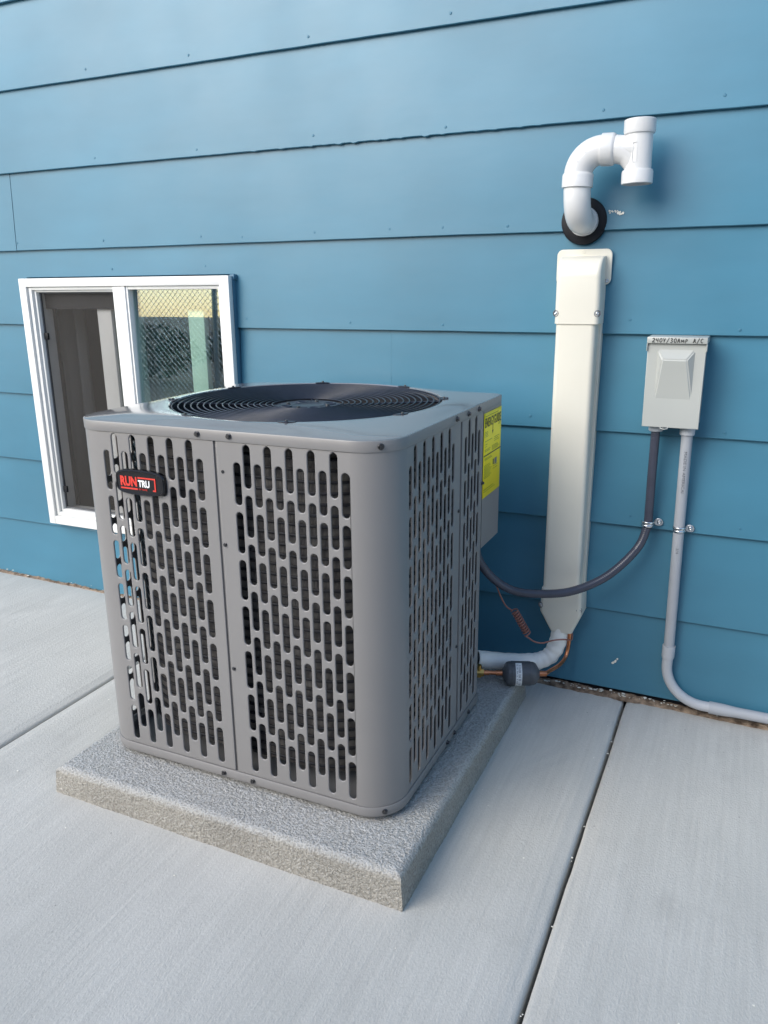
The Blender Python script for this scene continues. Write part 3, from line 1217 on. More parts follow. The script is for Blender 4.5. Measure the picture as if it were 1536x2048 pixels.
def put_text(s, size, x, z, y, m, parent, name='lettering', squeeze=1.0, offset=0.0, shear=0.0):
    me = text_mesh(s, size, .0002, shear, 1.0, 'LEFT', offset)
    xs = [v.co.x for v in me.vertices]
    x_0 = min(xs)
    remap_mesh(me, lambda c: Vector((x+(c.x-x_0)*squeeze, y-c.z, z+c.y)))
    return link_mesh(name, me, m, parent)
put_text('RUN', .0255, BC.x-.0475, BC.z-.0070, YB, 'red', bd, squeeze=.80, offset=.0012)
put_text('TRU', .0185, BC.x-.0030, BC.z-.0072, YB, 'white_print', bd, squeeze=.80, offset=.0008)
put_text('BY TRANE', .0045, BC.x-.0015, BC.z-.0142, YB, 'red', bd, squeeze=1.0)
bm = bmesh.new()
def strip(x0, x1, z0, z1): add_box(bm, BC.x+x0, BC.x+x1, YB-.0004, YB+.0004, BC.z+z0, BC.z+z1)
strip(-.0475, -.0045, -.0142, -.0112)
strip(-.0030, .0405, .0092, .0120)
strip(.0376, .0406, -.0142, .0091)
strip(.0330, .0375, -.0142, -.0116)
bm_obj('badge_line', bm, 'red', bd)

# yellow energy label on the control box
lb = empty('energy_label')
lb.parent = ac
XL = UX1+.0004
lb.location = Vector((XL, -.257, .70))-ac.location
LY0, LY1, LZ0, LZ1 = -.3245, -.1905, .6005, .7985
bm = bmesh.new()
vs = []
n = 10
for i in range(n+1):
    f = i/n
    y = LY0+(LY1-LY0)*f
    bl = .0006*math.sin(f*PI)
    vs.append((bm.verts.new((XL+bl+.0003, y, LZ0)), bm.verts.new((XL+bl+.0003, y, LZ1))))
for a, b in zip(vs, vs[1:]): bm.faces.new((a[0], b[0], b[1], a[1]))
ob = bm_obj('label_sheet', bm, 'yellow', lb, 179)
sd = ob.modifiers.new('thickness', 'SOLIDIFY'); sd.thickness = .0004; sd.offset = -1
def lab(y0, y1, z0, z1, m='fine_print', name='print_line'):
    bm = bmesh.new()
    f = ((y0+y1)/2-LY0)/(LY1-LY0)
    x = XL+.0006*math.sin(f*PI)+.0006
    add_box(bm, x-.0001, x+.0002, y0, y1, z0, z1)
    return bm_obj(name, bm, m, lb)
me = text_mesh('ENERGYGUIDE', .0205, .0001, 0, 1.1, 'LEFT', .0002)
xs = [v.co.x for v in me.vertices]
wd = max(xs)-min(xs); mn = min(xs)
remap_mesh(me, lambda c: Vector((XL+.0012+c.z, LY0+.006+(c.x-mn)/wd*(LY1-LY0-.012), .7655+c.y*1.45)))
link_mesh('lettering', me, 'black_print', lb)
lab(-.2610, -.2585, .7500, .766, 'black_print', 'arrow')
bm = bmesh.new()
x = XL+.0013
bm.faces.new([bm.verts.new(p) for p in ((x, -.2645, .752), (x, -.2598, .7425), (x, -.2550, .752))])
bm_obj('arrow', bm, 'black_print', lb)
lab(LY0+.001, LY1-.001, .6985, .7010, 'black_print', 'divider')
rl = random.Random(3)
for (y0, y1, z0, z1, nl) in ((-.320, -.290, .742, .756, 4), (-.214, -.198, .758, .764, 2), (-.318, -.262, .731, .735, 1), (-.317, -.296, .718, .728, 2), (-.245, -.203, .722, .735, 3),
                             (-.318, -.268, .708, .715, 2), (-.262, -.203, .704, .716, 4), (-.318, -.250, .688, .694, 2), (-.318, -.262, .645, .678, 9), (-.252, -.203, .655, .672, 3), (-.320, -.222, .612, .622, 2), (-.318, -.20, .789, .7925, 1)):
    for k in range(nl):
        z = z0+(z1-z0)*(k+.5)/nl
        lab(y0, y1-rl.random()*.3*(y1-y0), z-.0007, z+.0007)
lab(-.252, -.246, .668, .681, 'black_print'); lab(-.240, -.222, .666, .681, 'grey_print')

# ================================================================== LINE SET COVER
lc = empty('line_set_cover', (-.152, 0, .2))
tag(lc, 'tall ivory plastic pipe cover running up the blue wall', 'pipe cover')
def duct_section(x0, x1, yf, z, r=.012, n=6, yb=.012):
    """U-shaped closed section with rounded front corners"""
    out = [(x0, yb, z)]
    for i in range(n+1):
        a = PI+PI/2*i/n
        out.append((x0+r+r*math.cos(a), yf+r+r*math.sin(a), z))
    for i in range(n+1):
        a = 1.5*PI+PI/2*i/n
        out.append((x1-r+r*math.cos(a), yf+r+r*math.sin(a), z))
    out.append((x1, yb, z))
    return out
bm = bmesh.new()
add_loft(bm, [duct_section(-.2000, -.1045, -.0640, z) for z in (.25, .5, .75, 1.0)])
bm_obj('channel_cover', bm, 'ivory', lc, 40)
bm = bmesh.new()
add_loft(bm, [duct_section(-.2010, -.0985, -.014, z, .002) for z in (.25, .62, 1.0)])
bm_obj('channel_back', bm, 'ivory', lc, 40)
bm = bmesh.new()
rg = [duct_section(-.2030, -.0975, -.0672, z, .012) for z in (.9840, .9842, 1.0400)]
rg = [duct_section(-.2024, -.0981, -.0668, .9835, .012)]+rg
for i in range(0, 9):
    a = PI/2*i/8
    yf = -.0672+.052*(1-math.cos(a))
    zz = 1.092+.048*math.sin(a)
    sh = .003*(1-math.cos(a))
    rg.append(duct_section(-.2030+.0005*i/8, -.0985-.001*i/8, yf, zz, max(.004, .012-.007*i/8)))
add_loft(bm, rg)
cap = bm_obj('wall_cap', bm, 'ivory', lc, 40)
me = curve_mesh([rrect(-.2165, -.0855, 1.0735, 1.1560, .014)], .0016, .0014, 2)
remap_mesh(me, lambda c: Vector((c.x, .0015-c.z-.003, c.y)))
link_mesh('flange_plate', me, 'ivory', lc, 40)
PSCREW_ = bmesh.new()
add_lathe(PSCREW_, (0, 0, 0), (0, 0, 1), [(-.002, .0046), (.0006, .0046), (.0022, .0034), (.0026, .0016), (.0010, .0010), (.0010, 0)], 16)
PSCREW = bpy.data.meshes.new('pan_screw'); PSCREW_.to_mesh(PSCREW); PSCREW_.free()
PSCREW.materials.append(M['zinc'])
for p in PSCREW.polygons: p.use_smooth = True
screw(lc, (-.0945, -.005, 1.0825), (0, -1, 0), PSCREW)
bm = bmesh.new()
add_lathe(bm, (-.1530, -.0045, 1.1500), (0, -1, 0), [(-.001, .0045), (.0008, .0045), (.0012, .0036), (.0006, .003), (.0006, 0)], 16)
bm_obj('flange_plug', bm, 'ivory', lc, 40)
def screw_pocket(x, z, nx_):
    bm = bmesh.new()
    c = Vector((x, -.0635, z))
    d = Vector((nx_, -1, 0)).normalized()
    add_lathe(bm, c, d, [(-.006, .0082), (.0010, .0082), (.0016, .0070), (-.0018, .0058), (-.002, 0)], 20)
    bm_obj('screw_pocket', bm, 'grey_print', lc, 40)
    screw(lc, c+d*.0002, d, PSCREW)
screw_pocket(-.1015, 1.0085, .55)
screw_pocket(-.2000, 1.0085, -.55)
bm = bmesh.new()
rg = [duct_section(-.2030, -.0965, -.0670, z, .011) for z in (.2985, .2990)]
rg = [duct_section(-.2024, -.0971, -.0664, .3000, .011)]+rg+[duct_section(-.2045, -.0940, -.0685, .2370, .011)]
rg += [duct_section(-.2035, -.0950, -.0680, .2330, .011), duct_section(-.1745, -.1165, -.0640, .1815, .009, yb=-.010)]
add_loft(bm, rg[::-1])
bm_obj('end_fitting', bm, 'ivory', lc, 25)
screw_pocket(-.1005, .2520, .55)
screw_pocket(-.2025, .2520, -.55)

# ================================================================== PVC VENT
pv = empty('vent_pipe', (-.160, 0, 1.217))
tag(pv, 'white plastic vent pipe curling from the wall to an open tee', 'vent pipe')
bm = bmesh.new()
add_lathe(bm, (-.1580, .010, 1.2195), (0, -1, 0), [(0, .030), (0, .0535), (.008, .0540), (.0125, .0525), (.0160, .044), (.0160, .032), (.0120, .029)], 48)
bm_obj('rubber_seal', bm, 'rubber', pv, 35)
VX, VY = -.1600, -.083
bm = bmesh.new()
path = [Vector((-.1545, .02, 1.2185)), Vector((-.155, -.015, 1.2185)), Vector((-.156, -.030, 1.2190))]
path += [Vector((VX, p.y, p.z)) for p in arc((VX, -.034, 1.268), .049, -PI/2, 0, 14, (0, -1, 0), (0, 0, 1))] if False else []
path += [Vector((-.1575-.0025*i/12, -.033-.050*math.sin(PI/2*i/12), 1.2695-.0505*math.cos(PI/2*i/12))) for i in range(1, 13)]
path += [Vector((VX-.0005, VY, 1.280)), Vector((VX-.001, VY, 1.2890))]
add_sweep(bm, path, .0303, 32)
bm_obj('lower_elbow', bm, 'pvc', pv, 40)
bm = bmesh.new()
add_sweep(bm, [Vector((-.1550, -.010, 1.2185)), Vector((-.1555, -.022, 1.2187))], .0335, 32)
bm_obj('wall_stub', bm, 'pvc', pv, 40)
bm = bmesh.new()
HX = -.1610
add_lathe(bm, (HX, VY, 1.2860), (.02, 0, 1), [(0, .0304), (0, .0338), (.001, .0346), (.0255, .0346), (.029, .0335), (.031, .0312)], 40)
bm_obj('hub', bm, 'pvc', pv, 35)
bm = bmesh.new()
EZ = 1.3620
path = [Vector((HX, VY, 1.308))]+arc((HX+.052, VY, EZ-.052), .052, PI, PI/2, 18, (1, 0, 0), (0, 0, 1))+[Vector((-.100, VY, EZ))]
add_sweep(bm, path, .0312, 36)
el = bm_obj('upper_elbow', bm, 'pvc', pv, 40)
bm = bmesh.new()
for a in (125, 150):
    c = Vector((HX+.052, VY, EZ-.052))+Vector((math.cos(R(a)), 0, math.sin(R(a))))*.056
    add_lathe(bm, c+Vector((0, -.0298, 0)), (0, -1, 0), [(-.001, .0032), (.0012, .0030), (.0016, .0020), (.0016, 0)], 12)
bm_obj('moulding_mark', bm, 'pvc', el, 40)
# tee: hub on the branch, curved branch, run with two open hubs
tee = empty('tee')
tee.parent = pv
tee.location = Vector((-.03, VY, 1.35))-pv.location
bm = bmesh.new()
add_lathe(bm, (-.1110, VY, EZ), (1, 0, -.02), [(0, .0313), (0, .0332), (.001, .0342), (.0235, .0342), (.028, .0325), (.030, .0298)], 40)
bm_obj('branch_hub', bm, 'pvc', tee, 35)
TX = -.0315
bm = bmesh.new()
path = catmull([(-.088, VY, EZ-.0005), (-.070, VY, EZ-.003), (-.052, VY, EZ-.013), (-.040, VY, EZ-.032), (-.0345, VY, EZ-.052)], .005)
add_sweep(bm, path, lambda s: .0298-.010*min(1, s/.08)**2, 36)
add_sweep(bm, [(-.090, VY, EZ-.0005), (-.06, VY, EZ-.002), (-.036, VY, EZ-.003)], .0285, 36)
bm_obj('branch', bm, 'pvc', tee, 40)
tilt = Vector((-.014, 0, 1)).normalized()
bm = bmesh.new()
add_lathe(bm, (TX+.001, VY, 1.2865), tilt, [(.022, .0288), (.06, .0286), (.108, .0290)], 40)
bm_obj('run', bm, 'pvc', tee, 60)
bm = bmesh.new()
add_lathe(bm, (TX+.001, VY, 1.2865), tilt, [(.0, .0300), (0, .0322), (.0012, .0336), (.0240, .0336), (.0285, .0322), (.0300, .0290)], 40)
add_lathe(bm, (TX+.001, VY, 1.2865), tilt, [(.0, .0300), (.020, .0298), (.021, .0262), (.10, .0262)], 40)
bm_obj('run_hub', bm, 'pvc', tee, 35)
bm = bmesh.new()
add_lathe(bm, (TX+.001-.014*.131, VY, 1.4170), -tilt, [(.0, .0300), (0, .0322), (.0012, .0336), (.0240, .0336), (.0285, .0322), (.0300, .0290)], 40)
add_lathe(bm, (TX+.001-.014*.131, VY, 1.4170), -tilt, [(.0, .0300), (.020, .0298), (.021, .0262), (.06, .0262)], 40)
bm_obj('run_hub', bm, 'pvc', tee, 35)
me = curve_mesh([rrect(-.006, .006, -.020, .020, .003), rrect(-.0045, .0045, -.0185, .0185, .002)], .0005, 0, 1)
def on_tee(c): 
    a = c.x/.0288
    return Vector((TX-.004+.0288*math.sin(a), VY-.0288*math.cos(a)-c.z-.0002, 1.349+c.y))
remap_mesh(me, on_tee)
link_mesh('moulding_mark', me, 'pvc', tee)

# ================================================================== DISCONNECT BOX
db = empty('disconnect_box', (.083, 0, .75))
tag(db, 'small grey electrical disconnect box with handwriting on its hood', 'electrical box')
YF = -.070
box('back_box', 'box_grey', db, .0225, .1435, -.060, .012, .7535, .9530, .002)
bm = bmesh.new()
me = curve_mesh([[(.0195, .7490), (.1455, .7490), (.1460, .9425), (.0190, .9425)]], .003, .0014, 2)
remap_mesh(me, lambda c: Vector((c.x, YF+.0045-c.z, c.y)))
cov = link_mesh('cover', me, 'box_grey', db, 35)
bm.free()
# raised wedge pressed in the cover
bm = bmesh.new()
A_, B_, C_, D_, E2, F2 = [bm.verts.new(p) for p in ((.0415, YF+.0005, .9300), (.1235, YF+.0005, .9300), (.0545, YF-.0160, .9080), (.1080, YF-.0160, .9080), (.0425, YF+.0005, .8150), (.1240, YF+.0005, .8150))]
for f in ((A_, B_, D_, C_), (A_, C_, E2), (B_, F2, D_), (C_, D_, F2, E2)): bm.faces.new(f)
bmesh.ops.recalc_face_normals(bm, faces=bm.faces)
bmesh.ops.bevel(bm, geom=[e for e in bm.edges if len(e.link_faces) == 2], offset=.0026, segments=3, affect='EDGES')
bm_obj('pressed_wedge', bm, 'box_grey', cov, 30)
bm = bmesh.new()
add_box(bm, .0172, .1478, YF-.0075, .010, .9432, .9578, .002)
add_box(bm, .0172, .0190, YF-.0060, YF+.02, .9260, .9434, .0005)
add_box(bm, .1460, .1478, YF-.0060, YF+.02, .9260, .9434, .0005)
hood = bm_obj('hood', bm, 'box_grey', db, 40)
bm = bmesh.new()
add_sweep(bm, [(.062, YF-.001, .7500), (.0625, YF-.006, .7475), (.070, YF-.008, .7462), (.078, YF-.006, .7475), (.0785, YF-.001, .7500)], .0012, 8)
bm_obj('hasp', bm, 'box_grey', db, 60)
# handwriting: pen strokes, letter by letter, on a unit cell (0..1 wide, 0..1 tall)
G = {'2': [[(0, .8), (.3, 1), (.75, .9), (.7, .6), (.3, .3), (0, 0), (.5, .08), (.95, 0)]],
     '4': [[(.15, 1), (.05, .5), (.8, .5)], [(.75, 1), (.7, 0)]],
     '0': [[(.5, 1), (.12, .75), (.1, .3), (.45, 0), (.85, .3), (.85, .75), (.5, 1)]],
     'V': [[(0, 1), (.4, .45), (.8, 1)], [(.42, .48), (.35, 0)]],
     '/': [[(0, -.15), (.8, 1.1)]],
     '3': [[(.1, .95), (.5, 1), (.75, .8), (.35, .52), (.8, .3), (.5, .02), (.05, .05)]],
     'A': [[(0, 0), (.4, .95), (.8, 0)], [(.15, .38), (.7, .38)]],
     'M': [[(0, 0), (.1, .7), (.42, .25), (.75, .7), (.85, 0)]],
     'P': [[(.1, -.1), (.15, .75), (.6, .75), (.65, .45), (.15, .38)]],
     'C': [[(.8, .85), (.4, 1), (.05, .5), (.35, .05), (.85, .12)]]}
bm = bmesh.new()
x = .0290
for ch in '240V/30AMP  A/C':
    if ch == ' ': x += .0046; continue
    wd = .0058 if ch != 'M' else .0068
    for st in G[ch]:
        pts = [(x+a*wd+.0006*b, YF-.0078, .9460+b*.0092) for a, b in st]
        add_sweep(bm, catmull(pts, .0008), .00085, 6)
    x += wd+.0020
bm_obj('handwriting', bm, 'black_print', hood)

# ================================================================== FLEXIBLE WHIP (dark hose) and RIGID CONDUIT
fx = empty('flexible_conduit', (.05, -.03, .72))
tag(fx, 'dark grey flexible electrical hose looping from the disconnect box to the condenser', 'hose')
bm = bmesh.new()
add_lathe(bm, (.0490, -.034, .7540), (0, 0, -1), [(-.004, .0150), (.002, .0168), (.0180, .0168), (.0200, .0150), (.0205, .010)], 24)
bm_obj('hose_fitting', bm, 'fitting', fx, 35)
hp = catmull([(.0490, -.034, .745), (.0487, -.032, .690), (.0485, -.030, .6108), (.0488, -.028, .540), (.0470, -.029, .4880), (.0279, -.047, .4326), (-.0311, -.088, .3682),
              (-.1022, -.128, .3325), (-.1686, -.165, .3259), (-.2379, -.200, .3355), (-.2860, -.230, .3720), (-.318, -.252, .4250), (-.330, -.258, .485)], .0016)
bm = bmesh.new()
add_sweep(bm, hp, lambda s: .0107+.00038*math.sin(s*2*PI/.0052), 20)
bm_obj('hose', bm, 'hose', fx, 179)

rc = empty('rigid_conduit', (.122, -.02, .02))
tag(rc, 'pale grey rigid plastic conduit down the wall, bending right along its base', 'conduit')
bm = bmesh.new()
add_lathe(bm, (.1205, -.032, .7540), (0, 0, -1), [(-.004, .0160), (.001, .0172), (.0240, .0172), (.0255, .0160), (.026, .012)], 28)
bm_obj('conduit_coupling', bm, 'fitting', rc, 35)
CR = .0130
bm = bmesh.new()
def cpos(z):
    if z > .50: f = (.745-z)/.245; return Vector((.1205+.0013*f, -.032+.012*f, z))
    return Vector((.1218+(.50-z)*.011, -.020, z))
cp = [cpos(.745-.58*i/60) for i in range(61)]
add_sweep(bm, cp, CR, 24)
bm_obj('conduit_pipe', bm, 'conduit', rc, 60)
bm = bmesh.new()
ctr = Vector((.1250+.098, -.020, .121))
ep = [Vector((.1256, -.020, .178)), Vector((.1253, -.020, .150))]+arc(ctr, .098, PI, 1.5*PI, 22, (1, 0, 0), (0, 0, 1))+[Vector((.245, -.020, .0228))]
add_sweep(bm, ep, CR, 24)
bm_obj('conduit_elbow', bm, 'fitting', rc, 60)
bm = bmesh.new()
add_lathe(bm, (.1256, -.020, .1760), (-.01, 0, -1), [(0, .0135), (0, .0160), (.030, .0158), (.036, .0142), (.037, .0125)], 28)
bm_obj('elbow_bell', bm, 'fitting', rc, 35)
bm = bmesh.new()
add_sweep(bm, [Vector((x, -.020, .0228-.0035*(x-.24))) for x in (.236, .2362, .262, .270, .280, .292, .302, .4, .7, 1.1, 1.6, 2.4)],
          lambda s: (.0158 if s < .03 else (.0158-.0024*min(1, max(0, (s-.03)/.035)))), 24)
bm_obj('conduit_pipe', bm, 'conduit', rc, 60)
def print_on_conduit(s, size, ztop, m='grey_print'):
    me = text_mesh(s, size, .0001)
    def f(c):
        z = ztop-c.x*1.15
        a = (c.y-size*.35)/CR*.9
        px, py, _ = cpos(z)
        ang = a+.10
        return Vector((px+(CR+.0004)*math.sin(ang), py-(CR+.0004)*math.cos(ang), z))
    remap_mesh(me, f)
    link_mesh('lettering', me, m, rc)
print_on_conduit('MADE IN AMERICA', .0105, .6900)
print_on_conduit('1', .0105, .5900)
print_on_conduit('3/4', .0105, .4450)

def strap(px, py, pz, lbl):
    st = empty('conduit_strap', (px, py, pz))
    tag(st, lbl, 'pipe strap', 'pipe straps on the wall')
    bm = bmesh.new()
    rings = []
    r = .0150
    for z, rr in ((-.0075, r-.0004), (-.0062, r+.0006), (-.0030, r+.0008), (-.0018, r-.0006), (.0018, r-.0006), (.0030, r+.0008), (.0062, r+.0006), (.0075, r-.0004)):
        ring = []
        for i in range(15):
            a = R(190)-R(200)*i/14
            a = R(170)+R(205)*i/14
            ring.append((px+rr*math.cos(a), py+rr*math.sin(a), pz+z))
        rings.append(ring)
    add_loft(bm, rings, False, False, closed=False)
    o = bm_obj('strap_band', bm, 'zinc', st, 50)
    sd = o.modifiers.new('thickness', 'SOLIDIFY'); sd.thickness = .0014
    me = curve_mesh([rrect(px+.0135, px+.0345, pz-.0090, pz+.0090, .0080)], .0012, .0005, 1)
    remap_mesh(me, lambda c: Vector((c.x, -.004-c.z, c.y)))
    link_mesh('strap_ear', me, 'zinc', st, 40)
    screw(st, (px+.0255, -.0058, pz), (0, -1, 0), PSCREW, scale=1.25)
strap(.0478, -.0275, .4985, 'small shiny metal strap holding the dark flexible hose')
strap(.1222, -.0200, .4905, 'small shiny metal strap holding the pale rigid conduit')

# ================================================================== REFRIGERANT LINES
ins = empty('insulated_pipe', (-.15, -.05, .10))
tag(ins, 'fat white wrapped refrigerant pipe bending from the pipe cover into the condenser', 'pipe')
ip = catmull([(-.1520, -.038, .235), (-.1515, -.042, .185), (-.1540, -.050, .1480), (-.1680, -.062, .1130), (-.1950, -.078, .0960), (-.2350, -.105, .0960), (-.2850, -.140, .1050), (-.3400, -.178, .1180)], .004)
bm = bmesh.new()
def irad(s):
    k = .0228
    bend = math.exp(-((s-.13)/.06)**2)
    return k+.0011*math.sin(s*2*PI/.021)*bend+.0006*fnoise(s*70)
add_sweep(bm, ip, irad, 28)
for v in bm.verts:
    v.co += Vector((fnoise(v.co.x*60, v.co.y*60, v.co.z*60), fnoise(v.co.x*60+9, v.co.y*60, v.co.z*60), fnoise(v.co.x*60, v.co.y*60+9, v.co.z*60)))*.0011
bm_obj('insulation', bm, 'insul', ins, 179)
bm = bmesh.new()
add_cyl(bm, (-.333, -.1735, .1165), (-.352, -.187, .1210), .0205, .0180, 24)
bm_obj('foam_end', bm, 'rubber', ins, 40)
bm = bmesh.new()
add_cyl(bm, (-.335, -.175, .117), (-.390, -.214, .130), .0085, n=16)
bm_obj('suction_line', bm, 'copper', ins, 40)
# zip tie tail
bm = bmesh.new()
add_sweep(bm, [(-.1640, -.047, .112), (-.1700, -.043, .090), (-.1745, -.041, .078)], .0013, 6)
bm_obj('tie_tail', bm, 'label_white', ins, 60)

dr = empty('filter_drier', (-.215, -.19, .10))
tag(dr, 'dark grey filter drier cylinder with a white label band beside the pad', 'filter drier')
DA, DB = Vector((-.2585, -.1960, .1015)), Vector((-.1800, -.1655, .1015))
DD = (DB-DA).normalized()
LD = (DB-DA).length
bm = bmesh.new()
add_lathe(bm, DA, DD, [(-.006, .010), (-.004, .014), (0, .0225), (.005, .0285), (.011, .0305), (.0165, .0305), (.0175, .0316), (LD-.018, .0316), (LD-.017, .0305), (LD-.010, .0300), (LD-.004, .0270), (LD, .0200), (LD+.004, .013), (LD+.006, .009)], 40)
bm_obj('drier_body', bm, 'drier', dr, 35)
bm = bmesh.new()
a1 = DD.orthogonal().normalized(); a1 = Vector((0, 0, 1)); a2 = DD.cross(a1)
def on_drier(h, ang, r): return DA+DD*h+(a1*math.sin(ang)+(-a2 if a2.y > 0 else a2)*math.cos(ang))*r
rows = []
for i in range(25):
    a = R(-78)+R(160)*i/24
    rows.append((bm.verts.new(on_drier(.0265, a, .0320)), bm.verts.new(on_drier(.0425, a, .0320))))
for A, B in zip(rows, rows[1:]): bm.faces.new((A[0], A[1], B[1], B[0]))
lbo = bm_obj('drier_label', bm, 'label_white', dr, 179)
rl = random.Random(5)
bm = bmesh.new()
for i in range(26):
    a = R(-68+5.4*i)
    for h0, h1 in ((.0285, .0325), (.0335, .0405)):
        if rl.random() < .55:
            q = [on_drier(h0, a, .0323), on_drier(h0+(h1-h0)*rl.uniform(.5, 1), a, .0323)]
            q += [on_drier(h0+(h1-h0)*.9, a+R(2.4), .0323), on_drier(h0, a+R(2.4), .0323)]
            bm.faces.new([bm.verts.new(p) for p in q])
pr_ = bm_obj('label_print', bm, 'grey_print', lbo)

cpz = empty('copper_pipe', (-.13, -.08, .10))
tag(cpz, 'thin bare copper pipe curving down from the pipe cover to the filter drier', 'pipe')
sweep('pipe_bend', 'copper', cpz, [(-.1245, -.044, .215), (-.1245, -.046, .170), (-.1255, -.052, .135), (-.1290, -.066, .1120), (-.1370, -.096, .1030), (-.1540, -.138, .1012), DB+DD*.020, DB-DD*.002], .0049, 16, .004)
bm = bmesh.new()
add_cyl(bm, DB+DD*.003, DB+DD*.024, .0072, n=18)
bm_obj('copper_sleeve', bm, 'copper', cpz, 40)
lq = empty('liquid_line', (-.30, -.2, .10))
tag(lq, 'short copper pipe with brass valve between the condenser and the filter drier', 'pipe')
sweep('pipe_stub', 'copper', lq, [DA+DD*.002, DA-DD*.02, DA-DD*.05+Vector((0, 0, .0005)), DA-DD*.085], .0056, 16, .004)
for a, b, r in ((.004, .022, .0074), (.040, .052, .0068)):
    bm = bmesh.new()
    add_cyl(bm, DA-DD*a, DA-DD*b, r, n=18)
    bm_obj('copper_sleeve', bm, 'copper', lq, 40)
bm = bmesh.new()
add_cyl(bm, DA-DD*.054, DA-DD*.076, .0105, n=6)
add_cyl(bm, DA-DD*.066+Vector((0, 0, -.012)), DA-DD*.066+Vector((0, 0, .022)), .0065, n=16)
bm_obj('brass_valve', bm, 'brass', lq, 35)

tw = empty('thermostat_cable', (-.2, -.1, .2))
tag(tw, 'thin brown control cable with a tight coil hanging beside the condenser', 'cable')
pA = [unproj(px, py, y) for px, py, y in ((962, 1122, -.22), (975, 1142, -.21), (990, 1165, -.195), (1001, 1192, -.18), (1012, 1212, -.17), (1024, 1221, -.165))]
pA = [Vector((-.335, -.235, .470))]+pA
c0, c1 = unproj(1028, 1220, -.165), unproj(1055, 1268, -.15)
dcl = (c1-c0).normalized()
q1 = dcl.orthogonal().normalized(); q2 = dcl.cross(q1)
pB = []
turns = 10
for i in range(turns*14+1):
    a = 2*PI*i/14
    pB.append(c0+(c1-c0)*(i/(turns*14))+(q1*math.cos(a)+q2*math.sin(a))*.0085)
pC = [unproj(px, py, y) for px, py, y in ((1058, 1276, -.145), (1068, 1283, -.135), (1085, 1286, -.12), (1105, 1281, -.105), (1125, 1279, -.085), (1138, 1280, -.062))]
pC += [Vector((-.1205, -.0400, .1535)), Vector((-.1195, -.034, .163)), Vector((-.124, -.036, .19))]
bm = bmesh.new()
add_sweep(bm, catmull(pA, .006)+pB+catmull(pC, .005), .0021, 8)
bm_obj('cable', bm, 'wire_brown', tw, 60)

# ================================================================== SMALL DEBRIS
# dirt and crumbling filler along the foot of the wall
bm = bmesh.new()
rows = []
n = 900
for i in range(n+1):
    x = -4.0+6.6*i/n
    wdt = .010+.008*max(0, fnoise(x*5, 2)+.35)+.004*fnoise(x*37, 3)
    hgt = (.0075 if x > -.9 else .003)+.006*fnoise(x*11, 5)+.005*fnoise(x*60, 8)
    if x < -.9: wdt *= .75
    g0 = gz(x)
    row = []
    for k, (fy, fz) in enumerate(((1.25, -.004), (1.0, .0006), (.7, .35), (.35, .8), (0, 1.0), (-.6, 1.0))):
        y = -wdt*fy+.001*fnoise(x*80, k)
        z = g0+(hgt*fz if fz > .01 else fz)+.0014*fnoise(x*120, k*3)
        row.append(bm.verts.new((x, y, z)))
    rows.append(row)
for A, B in zip(rows, rows[1:]):
    for k in range(5): bm.faces.new((A[k], A[k+1], B[k+1], B[k]))
bmesh.ops.recalc_face_normals(bm, faces=bm.faces)
d_ = bm_obj('dirt', bm, 'dirt', None, 60)
tag(d_, 'strip of brown dirt and crumbs along the foot of the blue wall', 'dirt', None, 'stuff')

def add_chip(bm, p, s, rnd, flat=.35, nrm=None):
    k = rnd.randint(5, 7)
    ring = []
    a0 = rnd.random()*6
    ux = Vector((1, 0, 0)); uy = Vector((0, 1, 0)); uz = Vector((0, 0, 1))
    if nrm is not None:
        uz = Vector(nrm); ux = uz.orthogonal().normalized(); uy = uz.cross(ux)
    pts = []
    for i in range(k):
        a = a0+2*PI*i/k
        r = s*rnd.uniform(.6, 1.2)
        pts.append(Vector(p)+ux*(r*math.cos(a)*1.3)+uy*(r*math.sin(a)))
    lo = [bm.verts.new(q) for q in pts]
    hi = [bm.verts.new(q+uz*(s*flat*rnd.uniform(.7, 1.3))) for q in pts]
    for i in range(k):
        j = (i+1) % k
        bm.faces.new((lo[i], lo[j], hi[j], hi[i]))
    bm.faces.new(hi)
    bm.faces.new(lo[::-1])
rnd = random.Random(11)
bm = bmesh.new()
for i in range(95):
    x = rnd.uniform(-.20, .16) if i < 62 else rnd.uniform(-2.4, .5)
    add_chip(bm, (x, -rnd.uniform(.002, .014), gz(x)+.006+rnd.uniform(0, .010)), rnd.choice((.0010, .0014, .0018, .0026, .0042)), rnd, .18)
for i in range(70):      # loose crumbs on the slabs and in the joint
    x = .0265+rnd.gauss(0, .002) if i < 10 else rnd.uniform(-1.6, .5)
    y = rnd.uniform(-1.1, -.1)
    if PX0-.02 < x < PX1+.02 and PY0-.02 < y < PY1+.05: continue
    add_chip(bm, (x, y, gz(x)+(.0005 if i >= 10 else -.008)), rnd.uniform(.0008, .0022), rnd)
c_ = bm_obj('paint_chips', bm, 'chip')
tag(c_, 'scattered white paint flakes and crumbs along the wall foot and patio', 'paint flakes', None, 'stuff')
bm = bmesh.new()
for px, py, s in ((1226, 1325, .0036), (1231, 1322, .0040), (1235, 1318, .0030)):
    p = unproj(px, py, .002); add_chip(bm, p, s, rnd, .4, (0, -1, 0))
o_ = bm_obj('paint_fleck', bm, 'chip')
tag(o_, 'white fleck stuck low on the wall right of the copper pipe', 'fleck')
bm = bmesh.new()
for i in range(14):
    px = 1216+rnd.random()*20; add_chip(bm, unproj(px, 421+rnd.random()*5, .0012), .0009+rnd.random()*.0010, rnd, .5, (0, -1, 0))
for px, py, s in ((1236, 426, .0034), (1241, 428, .0036), (1246, 426, .0030), (1240, 424, .002)):
    add_chip(bm, unproj(px, py, .0012), s, rnd, .5, (0, -1, 0))
